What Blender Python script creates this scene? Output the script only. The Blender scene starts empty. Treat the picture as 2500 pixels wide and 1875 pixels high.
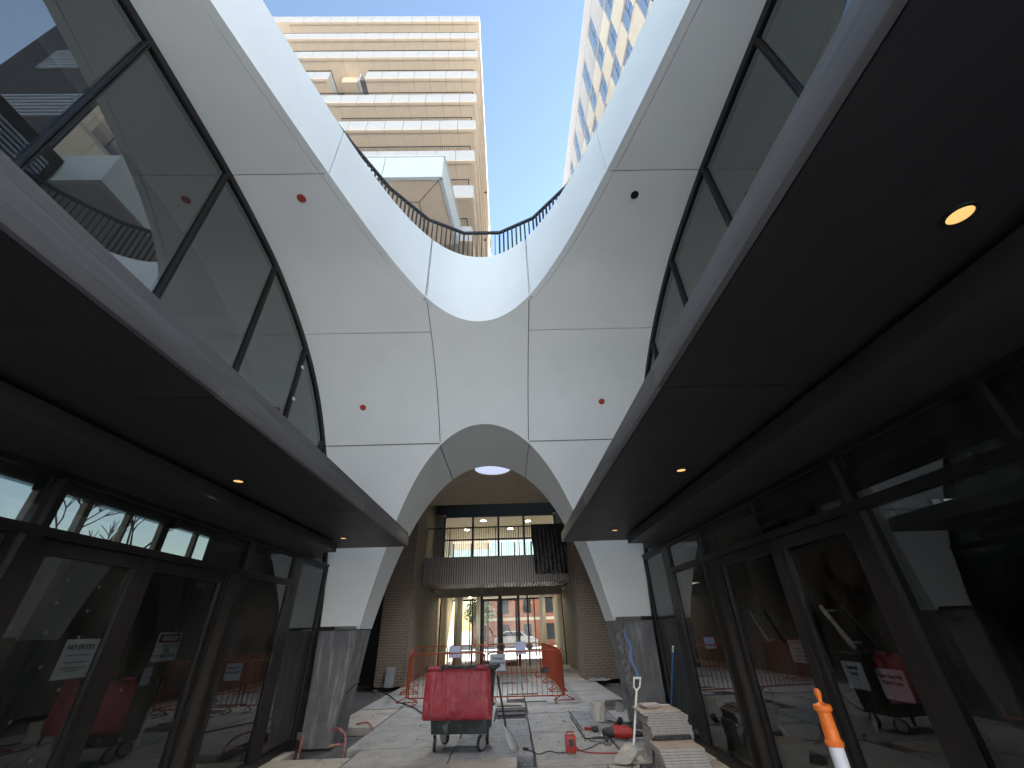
import bpy, bmesh, math, random
import numpy as np
from mathutils import Vector, Matrix
random.seed(7)
D = bpy.data
SC = bpy.context.scene
COL = SC.collection
PI = math.pi

# ------------------------------------------------------------------ camera
cam_d = D.cameras.new('camera'); cam = D.objects.new('camera', cam_d); COL.objects.link(cam)
yaw, pitch, roll = 0.0231062, 0.5435899, 0.0337367
fw = Vector((math.sin(yaw)*math.cos(pitch), math.cos(yaw)*math.cos(pitch), math.sin(pitch)))
rt = Vector((math.cos(yaw), -math.sin(yaw), 0)); up = rt.cross(fw)
rt, up = rt*math.cos(roll)-up*math.sin(roll), up*math.cos(roll)+rt*math.sin(roll)
cam.matrix_world = Matrix(((rt.x, up.x, -fw.x, 0), (rt.y, up.y, -fw.y, 0), (rt.z, up.z, -fw.z, 1.6), (0, 0, 0, 1)))
cam_d.sensor_width = 36.0
cam_d.lens = 36.0*982.692/2500.0
cam_d.clip_start = 0.05; cam_d.clip_end = 3000
SC.camera = cam

# ------------------------------------------------------------------ sky, sun, exposure
SUN_DIR = Vector((0.60, 0.56, 0.58)).normalized()
w = D.worlds.new('World'); SC.world = w; w.use_nodes = True
nt = w.node_tree; nt.nodes.clear()
sky = nt.nodes.new('ShaderNodeTexSky'); sky.sky_type = 'NISHITA'; sky.sun_disc = False
sky.sun_elevation = math.asin(SUN_DIR.z); sky.sun_rotation = math.atan2(SUN_DIR.x, SUN_DIR.y)
sky.air_density = 1.45; sky.dust_density = 0.15; sky.ozone_density = 0.7
bg = nt.nodes.new('ShaderNodeBackground'); bg.inputs[1].default_value = 0.05
wo = nt.nodes.new('ShaderNodeOutputWorld')
nt.links.new(sky.outputs[0], bg.inputs[0]); nt.links.new(bg.outputs[0], wo.inputs[0])
sl = D.lights.new('sun', 'SUN'); sl.energy = 5.0; sl.angle = math.radians(0.5); sl.color = (1.0, 0.965, 0.925)
so = D.objects.new('sun', sl); COL.objects.link(so)
so.rotation_euler = (-SUN_DIR).to_track_quat('-Z', 'Y').to_euler()
SC.view_settings.view_transform = 'Standard'; SC.view_settings.look = 'None'
SC.view_settings.gamma = 1.0; SC.view_settings.exposure = 2.62
SC.view_settings.use_curve_mapping = False
SC.render.engine = 'CYCLES'
SC.cycles.max_bounces = 10; SC.cycles.diffuse_bounces = 5; SC.cycles.glossy_bounces = 5
SC.cycles.transparent_max_bounces = 16; SC.cycles.transmission_bounces = 4
SC.cycles.use_denoising = True
SC.cycles.sample_clamp_indirect = 6.0

# ------------------------------------------------------------------ materials
def srgb(r, g, b): return tuple(((c/12.92) if c <= 0.04045 else ((c+0.055)/1.055)**2.4) for c in (r, g, b))
def mat(name, col, rough=0.6, metal=0.0, noise=0.0, nscale=4.0, col2=None, bump=0.0, bscale=60.0, stretch=None, spec=0.5, emit=None, estr=0.0, detail=5.0, thr=(0.35, 0.65), brick=None):
    m = D.materials.new(name); m.use_nodes = True
    n = m.node_tree; p = n.nodes['Principled BSDF']
    p.inputs['Base Color'].default_value = (*col, 1); p.inputs['Roughness'].default_value = rough
    p.inputs['Metallic'].default_value = metal
    p.inputs['Specular IOR Level'].default_value = spec
    if emit:
        p.inputs['Emission Color'].default_value = (*emit, 1); p.inputs['Emission Strength'].default_value = estr
    tc = n.nodes.new('ShaderNodeTexCoord'); src = tc.outputs['Object']
    if stretch:
        mp = n.nodes.new('ShaderNodeMapping'); mp.inputs['Scale'].default_value = stretch
        n.links.new(src, mp.inputs[0]); src = mp.outputs[0]
    if noise or col2:
        t = n.nodes.new('ShaderNodeTexNoise'); t.inputs['Scale'].default_value = nscale; t.inputs['Detail'].default_value = detail
        t.inputs['Roughness'].default_value = 0.62
        n.links.new(src, t.inputs['Vector'])
        r = n.nodes.new('ShaderNodeValToRGB')
        c2 = col2 if col2 else tuple(c*(1-noise) for c in col)
        r.color_ramp.elements[0].position = thr[0]; r.color_ramp.elements[1].position = thr[1]
        r.color_ramp.elements[0].color = (*c2, 1); r.color_ramp.elements[1].color = (*col, 1)
        n.links.new(t.outputs['Fac'], r.inputs[0]); n.links.new(r.outputs[0], p.inputs['Base Color'])
        rr = n.nodes.new('ShaderNodeMapRange'); rr.inputs['To Min'].default_value = min(1, rough+0.1); rr.inputs['To Max'].default_value = max(0, rough-0.08)
        n.links.new(t.outputs['Fac'], rr.inputs[0]); n.links.new(rr.outputs[0], p.inputs['Roughness'])
    if bump:
        t2 = n.nodes.new('ShaderNodeTexNoise'); t2.inputs['Scale'].default_value = bscale; t2.inputs['Detail'].default_value = 4
        n.links.new(src, t2.inputs['Vector'])
        b = n.nodes.new('ShaderNodeBump'); b.inputs['Strength'].default_value = bump; b.inputs['Distance'].default_value = 0.02
        n.links.new(t2.outputs['Fac'], b.inputs['Height']); n.links.new(b.outputs[0], p.inputs['Normal'])
    return m
def overlay(m, col, scale, lo, hi, stretch=None, amt=1.0):
    """lay a second colour over the base colour in blotches or streaks (stains, dust)"""
    n = m.node_tree; p = n.nodes['Principled BSDF']
    tc = n.nodes.new('ShaderNodeTexCoord'); src = tc.outputs['Object']
    if stretch:
        mp = n.nodes.new('ShaderNodeMapping'); mp.inputs['Scale'].default_value = stretch
        n.links.new(src, mp.inputs[0]); src = mp.outputs[0]
    t = n.nodes.new('ShaderNodeTexNoise'); t.inputs['Scale'].default_value = scale; t.inputs['Detail'].default_value = 7; t.inputs['Roughness'].default_value = 0.65
    n.links.new(src, t.inputs['Vector'])
    r = n.nodes.new('ShaderNodeMapRange'); r.inputs['From Min'].default_value = lo; r.inputs['From Max'].default_value = hi; r.inputs['To Max'].default_value = amt
    n.links.new(t.outputs['Fac'], r.inputs[0])
    mx = n.nodes.new('ShaderNodeMix'); mx.data_type = 'RGBA'
    n.links.new(r.outputs[0], mx.inputs[0])
    bc = p.inputs['Base Color']
    if bc.is_linked: n.links.new(bc.links[0].from_socket, mx.inputs[6])
    else: mx.inputs[6].default_value = bc.default_value
    mx.inputs[7].default_value = (*col, 1)
    n.links.new(mx.outputs[2], bc)
    return m
def glass(name, tint, ior=1.65, rough=0.0, dirt=0.0):
    m = D.materials.new(name); m.use_nodes = True; n = m.node_tree; n.nodes.clear()
    o = n.nodes.new('ShaderNodeOutputMaterial'); mx = n.nodes.new('ShaderNodeMixShader')
    tr = n.nodes.new('ShaderNodeBsdfTransparent'); tr.inputs[0].default_value = (*tint, 1)
    gl = n.nodes.new('ShaderNodeBsdfGlossy'); gl.inputs['Roughness'].default_value = rough; gl.inputs[0].default_value = (0.95, 0.98, 1.0, 1)
    fr = n.nodes.new('ShaderNodeFresnel'); fr.inputs[0].default_value = ior
    ge = n.nodes.new('ShaderNodeNewGeometry'); sb = n.nodes.new('ShaderNodeMath'); sb.operation = 'SUBTRACT'; sb.inputs[0].default_value = 1
    mu = n.nodes.new('ShaderNodeMath'); mu.operation = 'MULTIPLY'
    n.links.new(ge.outputs['Backfacing'], sb.inputs[1]); n.links.new(fr.outputs[0], mu.inputs[0]); n.links.new(sb.outputs[0], mu.inputs[1])
    n.links.new(mu.outputs[0], mx.inputs[0]); n.links.new(tr.outputs[0], mx.inputs[1]); n.links.new(gl.outputs[0], mx.inputs[2])
    last = mx.outputs[0]
    if dirt:
        df = n.nodes.new('ShaderNodeBsdfDiffuse'); df.inputs[0].default_value = (.5, .5, .48, 1)
        tc = n.nodes.new('ShaderNodeTexCoord'); mp = n.nodes.new('ShaderNodeMapping'); mp.inputs['Scale'].default_value = (.7, .7, .5)
        t = n.nodes.new('ShaderNodeTexNoise'); t.inputs['Scale'].default_value = 3; t.inputs['Detail'].default_value = 8
        r = n.nodes.new('ShaderNodeMapRange'); r.inputs['From Min'].default_value = .4; r.inputs['From Max'].default_value = .8; r.inputs['To Max'].default_value = dirt
        m2 = n.nodes.new('ShaderNodeMixShader')
        n.links.new(tc.outputs['Object'], mp.inputs[0]); n.links.new(mp.outputs[0], t.inputs[0]); n.links.new(t.outputs['Fac'], r.inputs[0])
        n.links.new(r.outputs[0], m2.inputs[0]); n.links.new(last, m2.inputs[1]); n.links.new(df.outputs[0], m2.inputs[2]); last = m2.outputs[0]
    n.links.new(last, o.inputs[0])
    return m
def emis(name, col, s):
    m = D.materials.new(name); m.use_nodes = True; n = m.node_tree; n.nodes.clear()
    o = n.nodes.new('ShaderNodeOutputMaterial'); e = n.nodes.new('ShaderNodeEmission')
    e.inputs[0].default_value = (*col, 1); e.inputs[1].default_value = s
    n.links.new(e.outputs[0], o.inputs[0]); return m

M = {}
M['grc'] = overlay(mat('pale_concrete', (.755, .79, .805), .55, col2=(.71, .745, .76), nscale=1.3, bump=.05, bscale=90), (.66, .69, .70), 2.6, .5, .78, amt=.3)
M['backing'] = mat('joint_black', (.01, .01, .011), .9)
M['bronze'] = overlay(mat('dark_bronze_metal', (.155, .150, .156), .50, .35, col2=(.125, .12, .125), nscale=6, stretch=(1, .25, 6), bump=.03, bscale=120), (.24, .235, .24), 5, .62, .8, stretch=(1, 3, .4), amt=.35)
M['soffit'] = mat('dark_soffit_panel', (.028, .026, .029), .50, 0.2, col2=(.024, .022, .025), nscale=2, bump=.01, bscale=200)
M['frame'] = overlay(mat('window_frame_dark', (.017, .016, .017), .42, .4, noise=.25, nscale=8), (.09, .085, .08), 14, .62, .8, amt=.3)
M['jamb'] = mat('door_jamb_bronze', (.065, .056, .048), .45, .4, noise=.2, nscale=5)
M['glass'] = glass('shopfront_glass', (.52, .54, .545), 1.75, dirt=.035)
M['glass_up'] = glass('upper_glass', (.55, .585, .59), 2.5, dirt=.02)
M['clear'] = glass('lobby_glass', (.90, .91, .90), 1.35)
M['black'] = mat('black_trim', (.006, .006, .007), .6)
M['stone'] = overlay(overlay(mat('dark_base_stone', (.155, .16, .17), .7, col2=(.11, .113, .123), nscale=2.2, bump=.12, bscale=45), (.40, .40, .395), 2.0, .5, .75, stretch=(5, 5, .5), amt=.8), (.10, .10, .106), 3.2, .55, .72, amt=.6)
M['rough_stone'] = overlay(mat('broken_stone', (.22, .22, .22), .9, col2=(.09, .09, .095), nscale=14, bump=.7, bscale=35), (.34, .34, .33), 9, .58, .7, amt=.6)
M['blue'] = mat('blue_chalk_tape', (.10, .25, .55), .8, col2=(.2, .26, .36), nscale=22)
M['brick'] = overlay(mat('brown_brick', (.225, .175, .138), .88, col2=(.15, .12, .098), nscale=7, bump=.25, bscale=70), (.42, .34, .27), 11, .55, .75, amt=.5)
M['mortar'] = mat('mortar', (.52, .475, .41), .95, noise=.25, nscale=9, bump=.2, bscale=80)
M['render'] = mat('brown_render', (.25, .21, .175), .85, noise=.2, nscale=3)
M['concrete'] = overlay(mat('grey_concrete', (.30, .30, .295), .85, col2=(.22, .22, .22), nscale=3, bump=.15, bscale=50), (.42, .415, .40), 5, .52, .75, amt=.5)
M['slabdark'] = mat('wet_concrete', (.07, .072, .076), .75, col2=(.12, .122, .126), nscale=7, bump=.2, bscale=40)
def boardmat(name, c, c2, dust):
    m = mat(name, c, .8, col2=c2, nscale=3.5, bump=.12, bscale=40)
    overlay(m, (.20, .205, .215), 1.5, .52, .70, amt=.75)
    return overlay(m, dust, 6, .5, .74, amt=.7)
M['boardA'] = boardmat('dusty_board_grey', (.43, .425, .41), (.33, .325, .32), (.54, .53, .515))
M['boardB'] = boardmat('dusty_board_tan', (.50, .455, .40), (.40, .37, .335), (.58, .55, .51))
M['boardC'] = boardmat('dusty_board_blue_grey', (.32, .33, .345), (.22, .23, .245), (.48, .485, .49))
M['ceil'] = overlay(mat('lobby_ceiling', (.52, .45, .35), .85, noise=.15, nscale=2), (.58, .53, .43), 3, .55, .8, amt=.5)
M['navy'] = mat('dark_navy_beam', (.012, .013, .018), .5)
M['ribbed'] = mat('bronze_cladding', (.27, .24, .22), .4, .5, noise=.15, nscale=4)
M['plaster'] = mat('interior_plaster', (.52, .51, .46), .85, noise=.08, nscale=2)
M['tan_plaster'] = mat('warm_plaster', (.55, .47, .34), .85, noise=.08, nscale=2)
M['int_floor'] = mat('interior_floor', (.36, .355, .34), .45, noise=.3, nscale=2)
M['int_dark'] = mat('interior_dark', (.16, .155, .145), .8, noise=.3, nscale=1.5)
M['wood'] = mat('warm_timber_panel', (.20, .11, .055), .5, col2=(.13, .07, .035), nscale=3, stretch=(6, 6, .5))
M['white'] = mat('white_paint', (.78, .78, .76), .5, noise=.05, nscale=4)
M['paper'] = mat('paper', (.70, .74, .82), .7, noise=.05, nscale=8)
M['paper_blue'] = mat('blue_white_paper', (.52, .58, .80), .7, noise=.05, nscale=8)
M['ink'] = mat('ink', (.03, .03, .035), .7)
M['inkgrey'] = mat('grey_ink', (.20, .21, .23), .7)
M['red_ink'] = mat('red_ink', (.30, .02, .03), .6)
M['tape'] = mat('masking_tape', (.62, .62, .60), .7)
M['lamp'] = emis('lamp_warm', (1.0, .58, .20), .19)
M['lamp_white'] = emis('lamp_white', (1.0, .86, .62), 40)
M['disc_glow'] = emis('round_glow_disc', (.62, .70, .95), .17)
M['bay'] = mat('pale_blue_white_panel', (.60, .645, .665), .5, noise=.04, nscale=2)
M['fascia'] = overlay(mat('balcony_fascia', (.52, .51, .505), .6, noise=.05, nscale=3), (.42, .415, .41), 30, .5, .6, stretch=(3, 3, .05), amt=.35)
M['tsoffit'] = mat('balcony_soffit', (.72, .585, .44), .75, noise=.06, nscale=2)
M['tglass'] = mat('balcony_glazing', (.05, .06, .07), .12, noise=.3, nscale=.6)
M['tstone'] = mat('grey_mosaic', (.20, .19, .18), .7, col2=(.10, .10, .10), nscale=2)
M['rail'] = mat('railing_dark', (.035, .036, .038), .65)
M['rt_grey'] = overlay(mat('grey_stone_panel', (.56, .535, .535), .7, noise=.08, nscale=6), (.50, .475, .475), 20, .5, .7, amt=.5)
M['rt_tan'] = overlay(mat('travertine_panel', (.80, .725, .61), .7, col2=(.72, .635, .51), nscale=3.5, stretch=(1, 4, 1), bump=.2, bscale=20), (.88, .79, .63), 9, .52, .7, amt=.6)
M['rt_glass'] = mat('tower_glass', (.20, .27, .36), .03, 0, spec=1.0, noise=.3, nscale=.7)
M['rt_glass'].node_tree.nodes['Principled BSDF'].inputs['IOR'].default_value = 3.0
M['red'] = overlay(overlay(mat('red_bin_plastic', (.37, .032, .046), .5, col2=(.27, .022, .032), nscale=5, bump=.05, bscale=50), (.60, .36, .36), 7, .56, .78, stretch=(6, 6, .7), amt=.5), (.48, .17, .185), 7, .48, .78, amt=.45)
M['bin'] = overlay(overlay(mat('green_black_plastic', (.022, .032, .032), .55, noise=.3, nscale=6), (.38, .40, .40), 5, .56, .72, stretch=(3, 3, 1), amt=.6), (.12, .13, .13), 2, .5, .7, amt=.6)
M['tyre'] = overlay(mat('rubber', (.02, .02, .02), .8), (.3, .3, .3), 14, .55, .7, amt=.5)
M['steel'] = mat('galvanised', (.52, .52, .51), .42, .7, noise=.25, nscale=12)
M['orange_steel'] = overlay(mat('orange_red_steel', (.42, .065, .02), .5, noise=.3, nscale=8), (.55, .33, .26), 9, .55, .75, amt=.6)
M['orange'] = overlay(mat('orange_rubber', (.85, .19, .022), .5, noise=.1, nscale=12), (.75, .35, .16), 25, .6, .75, amt=.4)
M['reflect'] = mat('reflective_white', (.72, .72, .78), .35, noise=.08, nscale=20)
M['pvc'] = overlay(mat('white_bucket', (.74, .70, .62), .6, noise=.1, nscale=6), (.30, .23, .17), 9, .52, .7, stretch=(3, 3, .6), amt=.7)
M['handle_black'] = mat('pull_handle_black', (.012, .012, .013), .75)
M['handle_white'] = overlay(mat('white_handle', (.72, .72, .69), .5), (.45, .42, .36), 12, .58, .75, amt=.5)
M['blade'] = overlay(mat('dusty_steel_blade', (.50, .50, .49), .5, .3, noise=.3, nscale=12), (.26, .19, .10), 6, .5, .65, amt=.8)
M['dark_handle'] = overlay(mat('dark_handle', (.025, .025, .027), .6), (.2, .2, .2), 18, .6, .75, amt=.5)
M['blue_handle'] = mat('blue_handle', (.03, .16, .38), .4)
M['paver_edge'] = overlay(mat('paver_sawn', (.55, .535, .52), .85, col2=(.42, .41, .40), nscale=22, bump=.2, bscale=120), (.36, .35, .345), 40, .5, .65, amt=.5)
M['paver_top'] = overlay(mat('paver_face', (.46, .38, .315), .8, col2=(.36, .30, .255), nscale=9, bump=.1, bscale=80), (.5, .46, .42), 15, .55, .75, amt=.6)
M['conduit'] = overlay(mat('red_conduit', (.36, .10, .08), .6), (.5, .36, .32), 16, .45, .65, amt=.75)
M['cable'] = mat('black_cable', (.02, .02, .022), .6)
M['cable_red'] = mat('red_cable', (.33, .03, .03), .5)
M['tool_red'] = overlay(mat('tool_red', (.45, .03, .02), .45, noise=.2, nscale=20), (.3, .2, .18), 20, .58, .75, amt=.5)
M['tool_dark'] = overlay(mat('tool_dark', (.03, .03, .032), .55), (.25, .25, .25), 16, .55, .75, amt=.6)
M['tarp'] = mat('black_plastic_sheet', (.010, .010, .012), .38, noise=.3, nscale=6, bump=.5, bscale=9)
M['asphalt'] = mat('asphalt', (.055, .055, .055), .9, noise=.3, nscale=6)
M['street'] = mat('street_concrete', (.60, .59, .57), .9, noise=.2, nscale=1)
M['redbrick'] = mat('red_brick_wall', (.40, .17, .11), .9, col2=(.34, .14, .09), nscale=5)
M['cream'] = mat('cream_trim', (.62, .55, .42), .8)
M['leaf'] = mat('leaf_green', (.09, .115, .03), .7, col2=(.05, .07, .02), nscale=2)
M['bark'] = mat('bark', (.12, .09, .07), .9, noise=.3, nscale=8)
M['car'] = mat('silver_car_paint', (.40, .40, .40), .25, noise=.05, nscale=2)
M['bldg'] = mat('pale_bounce_facade', (.76, .775, .79), .85, noise=.05, nscale=.6)
M['int_wing'] = mat('dark_wing_wall', (.035, .030, .030), .6, noise=.2, nscale=1)
M['louvre'] = mat('blue_grey_louvre', (.22, .25, .30), .5)
M['int_mid'] = mat('dim_wall', (.20, .195, .185), .85, noise=.1, nscale=2)
M['pale_glass'] = mat('pale_bounce_window', (.48, .50, .52), .3)  # windows kept pale so the added block bounces more light
M['cap'] = mat('red_plastic_cap', (.36, .055, .04), .5)

# ------------------------------------------------------------------ helpers
def wloc(o):
    v = Vector((0, 0, 0))
    while o is not None: v += o.location; o = o.parent
    return v
def tag(o, label=None, cat=None, group=None, kind=None):
    if label: o['label'] = label
    if cat: o['category'] = cat
    if group: o['group'] = group
    if kind: o['kind'] = kind
    return o
def empty(name, loc, label, cat, group=None, rot=None):
    o = D.objects.new(name, None); COL.objects.link(o); o.location = loc
    o.empty_display_size = .2
    if rot: o.rotation_euler = rot
    return tag(o, label, cat, group)
class MB:
    def __init__(s): s.v = []; s.f = []; s.mi = []
    def add(s, vs, fs, mi=0):
        b = len(s.v); s.v += [tuple(v) for v in vs]; s.f += [tuple(i+b for i in f) for f in fs]; s.mi += [mi]*len(fs); return s
    def box(s, x0, x1, y0, y1, z0, z1, mi=0):
        return s.add([(x0,y0,z0),(x1,y0,z0),(x1,y1,z0),(x0,y1,z0),(x0,y0,z1),(x1,y0,z1),(x1,y1,z1),(x0,y1,z1)],
                     [(3,2,1,0),(4,5,6,7),(0,1,5,4),(1,2,6,5),(2,3,7,6),(3,0,4,7)], mi)
    def tube(s, pts, r, n=8, cap=True, mi=0):
        pts = [Vector(p) for p in pts]; rs = r if isinstance(r, (list, tuple)) else [r]*len(pts)
        rings = []; prev = None
        for i, p in enumerate(pts):
            d = (pts[min(i+1, len(pts)-1)]-pts[max(i-1, 0)]).normalized()
            if prev is None:
                a = Vector((0, 0, 1)) if abs(d.z) < .9 else Vector((1, 0, 0))
                u = d.cross(a).normalized()
            else:
                u = (prev - d*prev.dot(d)).normalized()
            prev = u; v = d.cross(u)
            rings.append([p + (u*math.cos(2*PI*k/n)+v*math.sin(2*PI*k/n))*rs[i] for k in range(n)])
        vs = [q for R in rings for q in R]; fs = []
        for i in range(len(pts)-1):
            for k in range(n):
                fs.append((i*n+k, i*n+(k+1) % n, (i+1)*n+(k+1) % n, (i+1)*n+k))
        if cap: fs += [tuple(range(n-1, -1, -1)), tuple((len(pts)-1)*n+k for k in range(n))]
        return s.add(vs, fs, mi)
    def lathe(s, prof, c=(0, 0, 0), n=20, axis='Z', mi=0):
        vs = []; fs = []
        for r, z in prof:
            for k in range(n):
                a = 2*PI*k/n; x, y = r*math.cos(a), r*math.sin(a)
                p = (x, y, z) if axis == 'Z' else ((z, x, y) if axis == 'X' else (y, z, x))
                vs.append((p[0]+c[0], p[1]+c[1], p[2]+c[2]))
        m = len(prof)
        for i in range(m-1):
            for k in range(n): fs.append((i*n+k, i*n+(k+1) % n, (i+1)*n+(k+1) % n, (i+1)*n+k))
        fs += [tuple(range(n-1, -1, -1)), tuple((m-1)*n+k for k in range(n))]
        return s.add(vs, fs, mi)
    def prism(s, poly, d0, d1, axis='X', mi=0):
        """polygon (list of 2D points) extruded along an axis between d0 and d1"""
        def P(a, b, d): return {'X': (d, a, b), 'Y': (a, d, b), 'Z': (a, b, d)}[axis]
        n = len(poly)
        vs = [P(a, b, d0) for a, b in poly]+[P(a, b, d1) for a, b in poly]
        fs = [tuple(range(n-1, -1, -1)), tuple(range(n, 2*n))]+[(i, (i+1) % n, n+(i+1) % n, n+i) for i in range(n)]
        return s.add(vs, fs, mi)
    def build(s, name, m, parent=None, local=False, smooth=False, bevel=0, fix=True):
        me = D.meshes.new(name)
        vs = s.v
        if parent is not None and not local:
            L = wloc(parent); vs = [(a-L.x, b-L.y, c-L.z) for a, b, c in vs]
        me.from_pydata(vs, [], s.f)
        for mm in (m if isinstance(m, (list, tuple)) else [m]): me.materials.append(mm)
        if max(s.mi or [0]) > 0: me.polygons.foreach_set('material_index', s.mi)
        if fix:
            bm = bmesh.new(); bm.from_mesh(me); bmesh.ops.recalc_face_normals(bm, faces=bm.faces)
            if bevel:
                bmesh.ops.bevel(bm, geom=[e for e in bm.edges if len(e.link_faces) == 2 and e.calc_face_angle(0) > .5], offset=bevel, segments=2, profile=.6, affect='EDGES')
            bm.to_mesh(me); bm.free()
        if smooth or bevel:
            me.polygons.foreach_set('use_smooth', [True]*len(me.polygons)); me.set_sharp_from_angle(angle=math.radians(18 if bevel else 38))
        me.update()
        o = D.objects.new(name, me); COL.objects.link(o)
        if parent is not None: o.parent = parent
        return o
def clone(o, name=None, loc=None, parent=None):
    c = o.copy(); COL.objects.link(c)
    if parent is not None: c.parent = parent
    if loc is not None: c.location = loc
    return c
def clone_tree(o, loc=None, label=None):
    c = o.copy(); COL.objects.link(c)
    if loc is not None: c.location = loc
    if label: c['label'] = label
    for ch in list(o.children):
        d = ch.copy(); COL.objects.link(d); d.parent = c
        for g in list(ch.children):
            e = g.copy(); COL.objects.link(e); e.parent = d
    return c
def struct(o): o['kind'] = 'structure'; return o
def textmesh(txt, size, name='lettering'):
    cu = D.curves.new(name, 'FONT'); cu.body = txt; cu.size = size; cu.align_x = 'CENTER'; cu.align_y = 'CENTER'; cu.extrude = .0008; cu.offset = size*.018
    o = D.objects.new(name, cu); COL.objects.link(o)
    dg = bpy.context.evaluated_depsgraph_get(); dg.update()
    me = D.meshes.new_from_object(o.evaluated_get(dg)); D.objects.remove(o); me.name = name
    return me
def place_text(txt, size, origin, xdir, ydir, m, parent, squash=1.0, name='lettering'):
    me = textmesh(txt, size, name); me.materials.clear(); me.materials.append(m)
    x = Vector(xdir).normalized(); y = Vector(ydir).normalized(); z = x.cross(y)
    L = wloc(parent) if parent else Vector((0, 0, 0))
    o = Vector(origin)-L
    for v in me.vertices: v.co = o + x*v.co.x*squash + y*v.co.y + z*v.co.z
    ob = D.objects.new(name, me); COL.objects.link(ob); ob['kind'] = 'stuff'
    if parent: ob.parent = parent
    return ob

# ------------------------------------------------------------------ the vault: measured profile and curves
XC, W = -0.43, 3.244
YC = -0.5                                        # symmetry plane of the vault
ctrl = [(1.0,7.1),(1.8,7.098),(2.5,7.085),(3.26,7.05),(4.0,6.965),(4.7,6.83),(5.3,6.63),(5.9,6.37),(6.5,6.03),(7.1,5.57),(7.7,4.93),(8.2,4.25),(8.55,3.66),(8.85,3.02),(9.05,2.33),(9.17,1.65),(9.225,.8),(9.24,0)]
def catmull(P, n=8):
    out = []; P = [np.array(p, float) for p in P]; P = [2*P[0]-P[1]]+P+[2*P[-1]-P[-2]]
    for i in range(1, len(P)-2):
        a, b, c, d = P[i-1:i+3]
        for k in range(n):
            t = k/n; out.append(.5*((2*b)+(c-a)*t+(2*a-5*b+4*c-d)*t*t+(3*b-a-3*c+d)*t**3))
    out.append(P[-2]); return np.array(out)
PR = catmull(ctrl)
def prof_z(y):
    y = abs(y-YC)+YC if y < YC else y
    if y <= 1.0: return 7.1
    return float(np.interp(y, PR[:, 0], PR[:, 1]))
def prof_y(z): return float(np.interp(-z, -PR[:, 1], PR[:, 0]))
def root_curve(c, smax, n):
    q = np.linspace(1, 0, n)**2*smax
    return q, c[0]*q**.5+c[1]*q+c[2]*q**1.5+c[3]*q**2
q_, w_c = root_curve((1.4454, -.13435, -.02226, .01285), 5.75-YC, 90)
lc = np.stack([w_c, 5.75-q_], 1)                 # quarter of the sky opening edge (half width, y)
def lip_w(y): return float(np.interp(y, lc[:, 1], lc[:, 0])) if y < 5.75 else 0
def lip_y(w_): return float(np.interp(-abs(w_), -lc[:, 0], lc[:, 1]))
q_, w_a = root_curve((1.6568, -.06341, -.09585, .01884), 5.18-1.65, 60)
w_a = np.concatenate([[2.70, 2.63, 2.56], w_a]); q_ = np.concatenate([[5.18, 4.6, 4.05], q_])
ac = np.stack([w_a, 5.18-q_], 1)                 # arch opening (half width, z)
def arch_w(z): return float(np.interp(z, ac[:, 1], ac[:, 0])) if z < 5.18 else 0
def arch_z(w_): return float(np.interp(-abs(w_), -ac[:, 0], ac[:, 1]))
YB = 10.0
G = .008                                         # half joint

def sheet(rows, thick_dir, name, parent, m, smooth=True):
    """closed panel from a grid of points; the back is the grid moved along per-point directions"""
    R, C = len(rows), len(rows[0]); vs = []; fs = []
    for r in rows: vs += [tuple(p) for p in r]
    for r, t in zip(rows, thick_dir): vs += [tuple(Vector(p)+Vector(q)) for p, q in zip(r, t)]
    o = R*C
    for i in range(R-1):
        for j in range(C-1):
            a, b, c, d = i*C+j, i*C+j+1, (i+1)*C+j+1, (i+1)*C+j
            fs += [(a, b, c, d), (o+d, o+c, o+b, o+a)]
    for i in range(R-1):
        fs += [(i*C, (i+1)*C, o+(i+1)*C, o+i*C), (i*C+C-1, o+i*C+C-1, o+(i+1)*C+C-1, (i+1)*C+C-1)]
    for j in range(C-1):
        fs += [(j, o+j, o+j+1, j+1), ((R-1)*C+j, (R-1)*C+j+1, o+(R-1)*C+j+1, o+(R-1)*C+j)]
    b = MB(); b.add(vs, fs); return b.build(name, m, parent, smooth=smooth)
def prof_n(y):
    """direction out of the vault (away from the passage)"""
    e = .02; a = Vector((y-e, prof_z(y-e))); b = Vector((min(y+e, 9.239), prof_z(min(y+e, 9.239))))
    t = (b-a).normalized(); return Vector((0, -t.y, t.x)) if True else None
vault = empty('vaulted_canopy', (XC, 9.2, 0), 'pale concrete vault with U-shaped sky opening and parabolic arch over the passage', 'vault')
TH = .05
def ys_between(y0, y1, z0=None):
    ys = [y0]+[p for p in PR[:, 0] if y0+.04 < p < y1-.04]+[y1]
    if y0 > 7: ys = list(np.linspace(y0, y1, 22))
    elif y0 > YC: ys = list(np.linspace(y0, y1, 30))
    if y0 < 1: ys = list(np.linspace(y0, y1, 24))
    return ys
STRIP = .115
def side_panel(ya, yb, sgn):
    ys = ys_between(ya+G, yb-G); rows = []; th = []
    for y in ys:
        z = prof_z(y); inner = .91+G
        if y < 5.36: inner = max(inner, lip_w(y)*1.0+STRIP+.01)
        inner = max(inner, arch_w(z) if y > 7.3 else 0)
        n = prof_n(y)*TH
        rows.append([Vector((XC+sgn*(inner+(W-inner)*t), y, z)) for t in (0, .25, .5, .75, 1)])
        th.append([n]*5)
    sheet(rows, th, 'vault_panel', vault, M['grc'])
YJ3, YJ4 = prof_y(3.5), prof_y(1.65)
for s in (-1, 1):
    for a, b in ((-4.3, YC), (YC, 3.28), (3.28, 5.93), (5.93, 7.74), (7.74, YJ3), (YJ3, YJ4)):
        if b <= YC: continue
        side_panel(a, b, s)
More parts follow.
